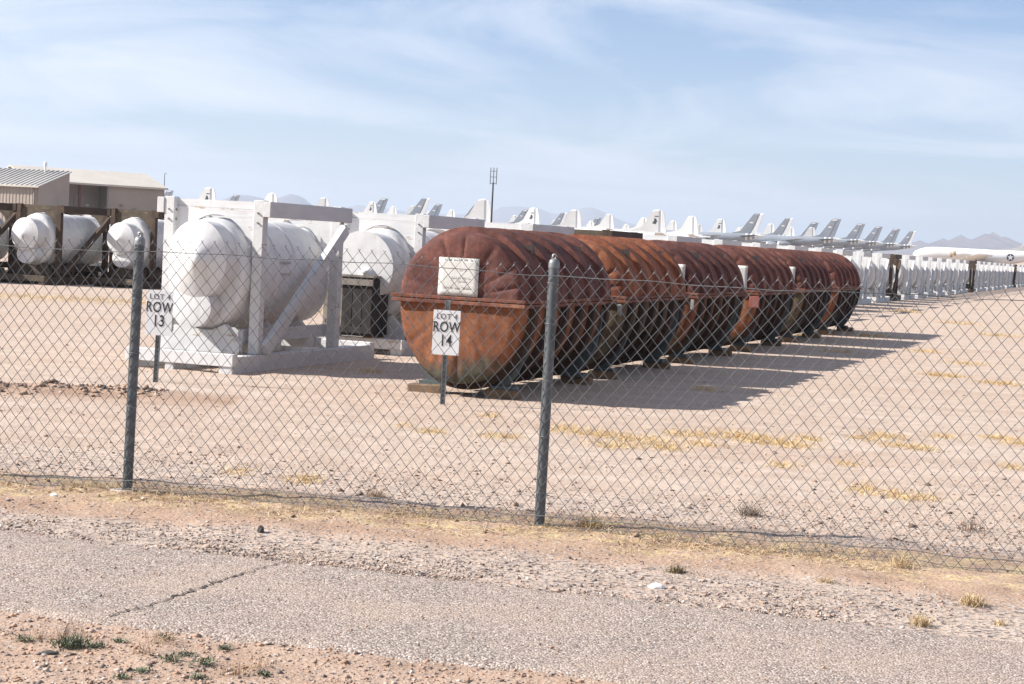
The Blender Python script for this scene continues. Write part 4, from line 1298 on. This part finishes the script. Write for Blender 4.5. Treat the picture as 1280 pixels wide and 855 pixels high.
mb = MB(); mb.box((-13.1, 0.0, -0.4), (-12.8, 0.3, t0_ - 0.1)); mb.build('column', MAT['red_steel'], hang)
mb = MB(); mb.prism([(0.4, -0.5, t0_ - 0.08), (0.4, D2, ridge), (0.4, D2, ridge + 0.2), (0.4, -0.5, t0_ + 0.12)], (-W2 - 7, 0, 0)); rf2 = mb.build('roof', MAT['tan_roof'], hang)
mb = MB(); mb.prism([(0.4, D2 + 0.003, ridge), (0.4, 2*D2 + 0.4, t0_ - 0.1), (0.4, 2*D2 + 0.4, t0_ + 0.1), (0.4, D2 + 0.003, ridge + 0.2)], (-W2 - 7, 0, 0)); mb.build('roof', MAT['tan_roof'], hang)
mb = MB(); mb.box((-W2 - 6.6, -0.62, t0_ - 0.16), (0.42, -0.502, t0_ + 0.06)); mb.build('gutter', MAT['tan_roof'], hang)
for x, z in ((-10.4, t0_ - 3.2), (-6.6, t0_ - 3.0), (-4.6, t0_ - 3.5)):
    mb = MB(); mb.box((x - 0.25, -0.22, z), (x + 0.25, -0.004, z + 0.3), bev=0.04)
    if x < -9: 
        mb = MB(); mb.box((x - 0.25, 3.75, z), (x + 0.25, 3.996, z + 0.3), bev=0.04)
    mb.build('wall_lamp', MAT['lamp_white'] if x < -9 else MAT['trim'], hang)
mb = MB(); mb.box((-12.4, 3.9, -0.4), (-9.2, 3.996, t0_ - 1.6)); mb.build('roller_door', MAT['tan_panel'], hang)

# ================================================================== POLES AND MASTS
def mast(px, py0, py1, depth, head, label):
    t = at_depth(px, py0, depth); b = Vector((t.x, t.y, rise(t.x, t.y)))
    m = empty('antenna_mast' if head else 'light_pole', b, 0, label, 'mast' if head else 'pole')
    h = t.z - b.z
    if head:
        hh = 2.3
        mb = MB(); mb.tube([(0, 0, -0.3), (0, 0, h - hh + 0.3)], 0.16, 10, r1=0.11); mb.build('pole', MAT['dark_metal'], m)
        for x in (-0.42, 0, 0.42):
            mb = MB(); mb.tube([(x, 0, h - hh), (x, 0, h)], 0.055, 8); mb.build('antenna_rod', MAT['galv_post'], m)
        for z in (h - hh + 0.1, h - hh + 1.0, h - 0.5):
            mb = MB(); mb.bar((-0.46, 0, z), (0.46, 0, z), 0.07, 0.07, up=(0, 1, 0)); mb.build('cross_arm', MAT['galv_post'], m)
    else:
        mb = MB(); mb.tube([(0, 0, -0.3), (0, 0, h)], 0.09, 8, r1=0.05); mb.build('pole', MAT['galv_post'], m)
        mb = MB(); mb.box((-0.02, -0.1, h - 0.02), (0.35, 0.1, h + 0.14), bev=0.02); mb.build('lamp_head', MAT['lamp_white'], m)
mast(617.5, 209.5, 280, 255, True, 'antenna mast with three upright rods above the white aircraft tails')
mast(206, 217, 240, 285, False, 'thin pole rising behind the right end of the hangar')

# ================================================================== AIRCRAFT
def circ(x, zc, r, n=18, rz=None):
    return [(x, r * math.cos(2*math.pi*k/n), zc + (rz or r) * math.sin(2*math.pi*k/n)) for k in range(n)]
def foil(mb, root, tip, mi=0):
    """lifting surface from a root and a tip outline: (leading point, trailing point, thickness)"""
    def sec(le, te, t, up):
        le, te = Vector(le), Vector(te); d = te - le; up = Vector(up)
        return [le, le + d*0.12 + up*t*0.36, le + d*0.35 + up*t*0.5, le + d*0.7 + up*t*0.28, te, le + d*0.7 - up*t*0.28, le + d*0.35 - up*t*0.5, le + d*0.12 - up*t*0.36]
    mb.loft([sec(*root), sec(*tip)])
def slab(mb, poly, t):
    """upright fin: outline in (x, z), thin towards the edges"""
    n = len(poly); cx = sum(p[0] for p in poly)/n; cz = sum(p[1] for p in poly)/n
    inner = [(cx + (x-cx)*0.86, cz + (z-cz)*0.9) for x, z in poly]
    v = [(x, 0, z) for x, z in poly] + [(x, -t/2, z) for x, z in inner] + [(x, t/2, z) for x, z in inner]
    f = [(i, (i+1) % n, n+(i+1) % n, n+i) for i in range(n)] + [((i+1) % n, i, 2*n+i, 2*n+(i+1) % n) for i in range(n)]
    f += [list(range(n, 2*n)), list(range(3*n-1, 2*n-1, -1))]
    mb.add(v, f)
def turboprop_parts():
    P = []
    def part(n, m): mb = MB(); P.append((n, mb, m, None)); return mb
    mb = part('fuselage', 'plane_white')
    mb.loft([circ(*a) for a in ((0, 2.75, .08), (.5, 2.8, .75), (1.6, 2.9, 1.2), (3.2, 3.0, 1.6), (5.5, 3.05, 1.73), (20, 3.05, 1.73), (24, 3.25, 1.55), (28, 3.65, 1.05), (31.4, 4.0, .5), (32, 4.05, .3))])
    mb = part('tail_boom', 'plane_white'); mb.tube([(31.9, 0, 4.05), (35.4, 0, 4.15)], 0.2, 10, r1=0.14)
    mb = part('fin', 'plane_cream'); slab(mb, [(19.8, 4.75), (22.8, 5.02), (24.8, 5.6), (26.0, 6.5), (27.7, 9.4), (28.2, 10.05), (29.0, 10.27), (29.95, 10.22), (30.15, 4.1), (25.5, 4.2)], 0.42)
    mb = part('rudder', 'plane_white'); slab(mb, [(29.98, 10.22), (30.55, 9.9), (30.85, 9.2), (31.7, 4.25), (30.18, 4.2)], 0.3)
    for s in (-1, 1):
        mb = part('tailplane', 'plane_white'); foil(mb, ((28.6, s*0.4, 4.15), (31.7, s*0.4, 4.15), .4, (0, 0, 1)), ((29.6, s*6.4, 4.7), (31.3, s*6.4, 4.7), .18, (0, 0, 1)))
        mb = part('wing', 'plane_white'); foil(mb, ((11.0, s*1.2, 2.2), (16.8, s*1.2, 2.2), .9, (0, 0, 1)), ((12.6, s*15.2, 3.5), (15.0, s*15.2, 3.5), .3, (0, 0, 1)))
        for yy, zz in ((4.4, 2.95), (9.2, 3.3)):
            mb = part('nacelle', 'plane_white'); mb.loft([[(x, s*yy + r*math.cos(2*math.pi*k/12), zz + .1 + r*math.sin(2*math.pi*k/12)) for k in range(12)] for x, r in ((8.2, .25), (8.6, .55), (10, .68), (14, .6), (17, .3))])
            mb = part('engine_cover', 'cover_tan'); mb.loft([[(x, s*yy + r*math.cos(2*math.pi*k/12), zz + .1 + r*math.sin(2*math.pi*k/12)) for k in range(12)] for x, r in ((7.75, .12), (8.0, .5), (8.5, .58))])
        mb = part('landing_gear', 'plane_dark'); mb.tube([(14.2, s*4.4, 2.4), (14.2, s*4.4, 0.5)], .14, 8)
        mb.tube([(14.2, s*4.4 - .35, .5), (14.2, s*4.4 + .35, .5)], .5, 14)
    mb = part('landing_gear', 'plane_dark'); mb.tube([(4, 0, 1.6), (4, 0, .4)], .12, 8); mb.tube([(4, -.25, .4), (4, .25, .4)], .4, 14)
    mb = part('windscreen', 'mark_dark'); mb.loft([[(x, y, z) for y, z in ((-.95, 3.55), (-.55, 3.95), (.55, 3.95), (.95, 3.55))] for x in (1.75, 2.35)], closed=False, caps=(False, False))
    for s in (-1, 1):
        mb = part('emblem', 'mark_dark')
        mb.prism([(28.0, s*0.20, 6.9), (28.8, s*0.20, 6.7), (29.2, s*0.20, 7.4), (28.9, s*0.20, 8.1), (28.5, s*0.20, 8.15), (28.4, s*0.20, 7.5)], (0, s*0.025, 0))
        mb = part('tail_code', 'mark_dark'); mb.box((28.5, min(s*.19, s*.215), 8.5), (29.5, max(s*.19, s*.215), 8.75))
    return P
def tanker_parts(white):
    P = []
    def part(n, m): mb = MB(); P.append((n, mb, m, None)); return mb
    g = 'plane_grey'
    mb = part('fuselage', g); mb.loft([circ(*a) for a in ((0.9, 3.2, .7), (1.5, 3.3, 1.1), (3, 3.5, 1.55), (6, 3.7, 1.85), (24, 3.7, 1.85), (31, 4.1, 1.55), (36, 4.6, 1.1), (39, 4.9, .75))])
    mb = part('nose_radome', 'plane_white'); mb.loft([circ(*a) for a in ((0, 3.15, .08), (.4, 3.17, .45), (.88, 3.2, .7))])
    mb = part('tail_cone', 'plane_white'); mb.loft([circ(*a) for a in ((39.02, 4.9, .76), (40.2, 5.0, .5), (41.6, 5.1, .12))])
    for x, r in ((35.0, 1.215), (36.6, 1.06), (38.2, .855)):
        mb = part('white_band', 'plane_white'); mb.loft([circ(x, 4.6 + (x-36)*.1, r + .015), circ(x + .7, 4.6 + (x-35.3)*.1, r - .05)], caps=(False, False))
    mb = part('fin', g); slab(mb, [(29.6, 5.4), (32.6, 6.2), (37.0, 11.9), (37.6, 12.7), (39.6, 12.7), (38.0, 8.4), (36.4, 5.2), (33, 5.2)], .5)
    mb = part('rudder', 'plane_white' if white else g); slab(mb, [(39.62, 12.7), (40.9, 12.7), (40.5, 11.6), (38.4, 5.2), (36.44, 5.2), (38.03, 8.4)], .36)
    if not white:
        mb = part('fin_cap', 'plane_white'); slab(mb, [(37.3, 11.9), (39.5, 11.9), (39.62, 12.35), (37.55, 12.35)], .56)
    for s in (-1, 1):
        mb = part('tailplane', 'plane_dark'); foil(mb, ((32.6, s*.8, 4.7), (37.2, s*.8, 4.7), .5, (0, 0, 1)), ((37.6, s*6.6, 5.2), (39.6, s*6.6, 5.2), .2, (0, 0, 1)))
        mb = part('wing', g); foil(mb, ((11.5, s*1.5, 2.6), (20, s*1.5, 2.6), 1.0, (0, 0, 1)), ((25.5, s*20, 4.4), (28.2, s*20, 4.4), .3, (0, 0, 1)))
        for yy, x0, zz in ((8.5, 14.6, 2.0), (14, 19, 2.4)):
            mb = part('engine_pod', g); mb.loft([[(x0 + x, s*yy + r*math.cos(2*math.pi*k/14), zz + r*math.sin(2*math.pi*k/14)) for k in range(14)] for x, r in ((0, .95), (.6, 1.08), (2.5, 1.0), (4.5, .5))])
            mb = part('intake_cover', 'plane_white'); mb.loft([[(x0 + x, s*yy + r*math.cos(2*math.pi*k/14), zz + r*math.sin(2*math.pi*k/14)) for k in range(14)] for x, r in ((-.5, .2), (-.35, .75), (-.004, .96))])
            mb = part('pylon', g); mb.box((x0 + 1.8, s*yy - .12, zz + .9), (x0 + 5, s*yy + .12, zz + 1.5))
        mb = part('landing_gear', 'plane_dark'); mb.tube([(19, s*3.3, 2.6), (19, s*3.3, .5)], .2, 8)
        for xx in (18.3, 19.7): mb.tube([(xx, s*3.3 - .4, .5), (xx, s*3.3 + .4, .5)], .55, 14)
        mb = part('tail_code', 'plane_white'); mb.box((36.2, min(s*.24, s*.27), 9.2), (37.4, max(s*.24, s*.27), 9.7))
    mb = part('landing_gear', 'plane_dark'); mb.tube([(5, 0, 2.0), (5, 0, .4)], .15, 8); mb.tube([(5, -.3, .45), (5, .3, .45)], .45, 14)
    return P
def bake(parts): return [(n, mb.mesh(n, MAT[m])) for n, mb, m, _ in parts]
AIR = {'prop': bake(turboprop_parts()), 'tank': bake(tanker_parts(False)), 'tankw': bake(tanker_parts(True))}
TIP = {'prop': (29.7, 10.27), 'tank': (40.3, 12.7), 'tankw': (40.3, 12.7)}
def aircraft(kind, base, a, label, skip=()):
    o = empty('patrol_aircraft' if kind == 'prop' else 'tanker_aircraft', base, -a, label, 'aircraft', 'white propeller aircraft' if kind == 'prop' else 'grey swept-tail tanker aircraft')
    for n, me in AIR[kind]:
        if n in skip: continue
        link_mesh(n, me, None, o)
    return o
def by_fin_tip(kind, px, py, a, label, skip=()):
    xt, zt = TIP[kind]
    best = None
    for k in range(1200):
        Y = 230 + k
        p = at_depth(px, py, Y)
        if p.z - rise(p.x, Y) <= zt + 0.0 and best is None: best = None
        e = p.z - rise(p.x, Y) - zt
        if k and (e > 0) != (le > 0): best = Y; break
        le = e
    if best is None: best = 480
    p = at_depth(px, py, best)
    base = p - Vector((xt * math.cos(-a), xt * math.sin(-a), 0))
    base.z = rise(p.x, p.y)
    return aircraft(kind, base, a, label, skip)
NOMARK = ('emblem', 'tail_code')
props = [(264, 234), (342, 241), (407, 247), (467, 252), (493, 258), (518, 257), (538, 264), (566, 262), (607, 248.5), (645, 269), (669, 259.5), (721, 262), (763, 267.5),
         (806, 272), (825, 262), (843, 275.5), (867, 270), (875, 280), (903, 273.5), (926, 284), (938, 278), (965, 279.5), (990, 283.5), (1016, 284), (1035, 288), (784, 280), (857, 282), (948, 290), (978, 291), (1005, 292), (695, 275), (740, 276)]
where = {264: 'above the left post of the nearest white stand', 342: 'over the middle of the nearest stand', 407: 'over the rear top rail of the nearest stand', 467: 'overlapping a grey swept fin left of centre',
         607: 'just left of the antenna mast', 825: 'tallest white tail, a round emblem on it', 903: 'with a bird-like emblem, over the third container', 1035: 'farthest right of the white tails, beside grey fuselages'}
for i, (px, py) in enumerate(props):
    lab = 'white propeller aircraft tail ' + where[px] if px in where else f'white propeller aircraft, {ORD[i]} white tail fin counted from the left' if i < 24 else f'low distant white aircraft tail peeking out {["left of the tail with the round emblem", "right of the tail with the round emblem", "behind the fourth container, among taller tails", "left of the first grey fuselages", "beside the fifth container, among taller tails", "right of the second white-ruddered grey fin", "above the dark brown stand top"][i - 25]}'
    by_fin_tip('prop', px, py, math.radians(16 + 6 * math.sin(i * 2.1)), lab, () if px in (264, 467, 669, 825, 903, 1035) else NOMARK)
tanks = [(216, 238, 0), (299, 243.5, 0), (484, 248, 0), (536, 248, 1), (552, 255, 0), (600, 256, 0), (661, 262, 0), (708, 266, 1), (751, 272, 0), (953, 267, 1), (990, 273, 1), (1022, 278, 0), (1050, 273.5, 0),
         (1080, 279.5, 0), (1102, 283, 0), (1124, 286, 0), (1144, 289, 1)]
for i, (px, py, wv) in enumerate(tanks):
    lab = f'grey tanker aircraft with {"a white rudder" if wv else "a grey swept fin"}, {ORD[i]} swept tail counted from the left'
    by_fin_tip('tankw' if wv else 'tank', px, py, math.radians(10), lab)
# large white aircraft whose flank shows at the right edge of the picture
nb_ = at_depth(1141, 318, 440)
big = aircraft('prop', (nb_.x, nb_.y, rise(nb_.x, nb_.y) + 0.0), math.radians(4), 'white aircraft fuselage with star insignia at the right edge, below the mountains', NOMARK)
def insignia(parent, x, y, z, r):
    mb = MB(); mb.tube([(x, y, z), (x, y - 0.03, z)], r, 28); d = mb.build('insignia', MAT['mark_blue'], parent)
    star = []
    for k in range(10):
        rr = r * (0.92 if k % 2 == 0 else 0.38); t = math.pi/2 + math.pi * k / 5
        star.append((x + rr*math.cos(t), y - 0.035, z + rr*math.sin(t)))
    mb = MB(); mb.prism(star, (0, -0.02, 0)); mb.build('star', MAT['plane_white'], d)
insignia(big, 22.6, -1.66, 3.15, 0.85)

# ================================================================== MOUNTAINS
def mountains(name, prof, D, depth, label, base_py=None):
    n = 220; m = 25
    xs = np.linspace(prof[0][0], prof[-1][0], n)
    ys = np.interp(xs, [p[0] for p in prof], [p[1] for p in prof])
    v = []
    for j in range(m):
        t = j / (m - 1)                       # 0 near foot, 0.5 crest, 1 far foot
        yy = D + (t - 0.5) * depth
        k = 1 - abs(2 * t - 1)
        for i in range(n):
            p = at_depth(xs[i], ys[i], D)
            h = max(p.z, 4)
            nn = noise.fractal((p.x * 0.0022, yy * 0.0022, 3.0), 0.9, 2.1, 5)
            ridge_ = 0.5 + 0.5 * noise.noise((p.x * 0.0035, 1.0, 2.0))
            q = k ** (0.75 + 0.8 * ridge_)
            z = h * q * (1 + (0.28 * nn * (1 - q) if k < 0.999 else 0.0)) + (0.018 * h * nn if k > 0.9 else 0)
            v.append((p.x * (yy / D) ** 0.0, yy, max(z, 0) - (30 if t in (0, 1) else 0)))
    idx = np.arange(n * m).reshape(m, n)
    f = np.stack([idx[:-1, :-1], idx[:-1, 1:], idx[1:, 1:], idx[1:, :-1]], -1).reshape(-1, 4)
    o = link_mesh(name, raw_mesh(name, v, f, MAT['mountain']), None)
    tag(o, label, kind='structure')
mountains('mountains', [(1100, 318), (1128, 309), (1141, 303.4), (1150, 300), (1160, 305), (1172, 302), (1179, 297.3), (1186, 302), (1194, 297), (1201, 292.6), (1207, 297), (1213, 300), (1222, 296), (1231, 291.7), (1236, 292.5), (1241, 289.5), (1246, 294), (1250, 297), (1256.5, 295.4), (1264, 303), (1272, 310), (1290, 319), (1320, 325)], 7500, 2600, 'jagged purple mountain ridge behind the white aircraft on the right')
mountains('mountains', [(180, 262), (225, 252), (262, 251), (280, 249.5), (294, 243.7), (312, 244.5), (325, 247), (334, 250), (342, 248.5), (350, 246.5), (362, 242.6), (372, 244.5), (380, 248), (389, 255.5), (400, 262), (430, 278)], 10500, 3500, 'flat topped blue grey hills behind the nearest white stand')
mountains('mountains', [(380, 268), (420, 262), (446, 256.5), (463, 257), (492, 262), (530, 267), (570, 268), (600, 266), (617, 264), (626, 259), (647, 257.5), (660, 259), (675, 261), (690, 267), (702, 267), (715, 264), (730, 259.5), (740, 259), (755, 265), (775, 275), (797, 282), (830, 287), (900, 292), (1000, 298), (1100, 306)], 15000, 4500, 'faint far blue mountains on the horizon in the middle')

# ================================================================== HAZE
mb = MB(); mb.box((-20500, -420, -32), (20500, 24500, 375))
m, nt, b = new_mat('haze'); nt.nodes.remove(b)
pv = nt.nodes.new('ShaderNodeVolumePrincipled')
pv.inputs['Color'].default_value = (0.78, 0.87, 1.0, 1)
pv.inputs['Density'].default_value = 1.25e-4
pv.inputs['Anisotropy'].default_value = 0.2
nt.links.new(pv.outputs[0], nt.nodes['Material Output'].inputs['Volume'])
haze = mb.build('haze', m)
tag(haze, 'thin pale desert haze over the whole yard', kind='stuff')
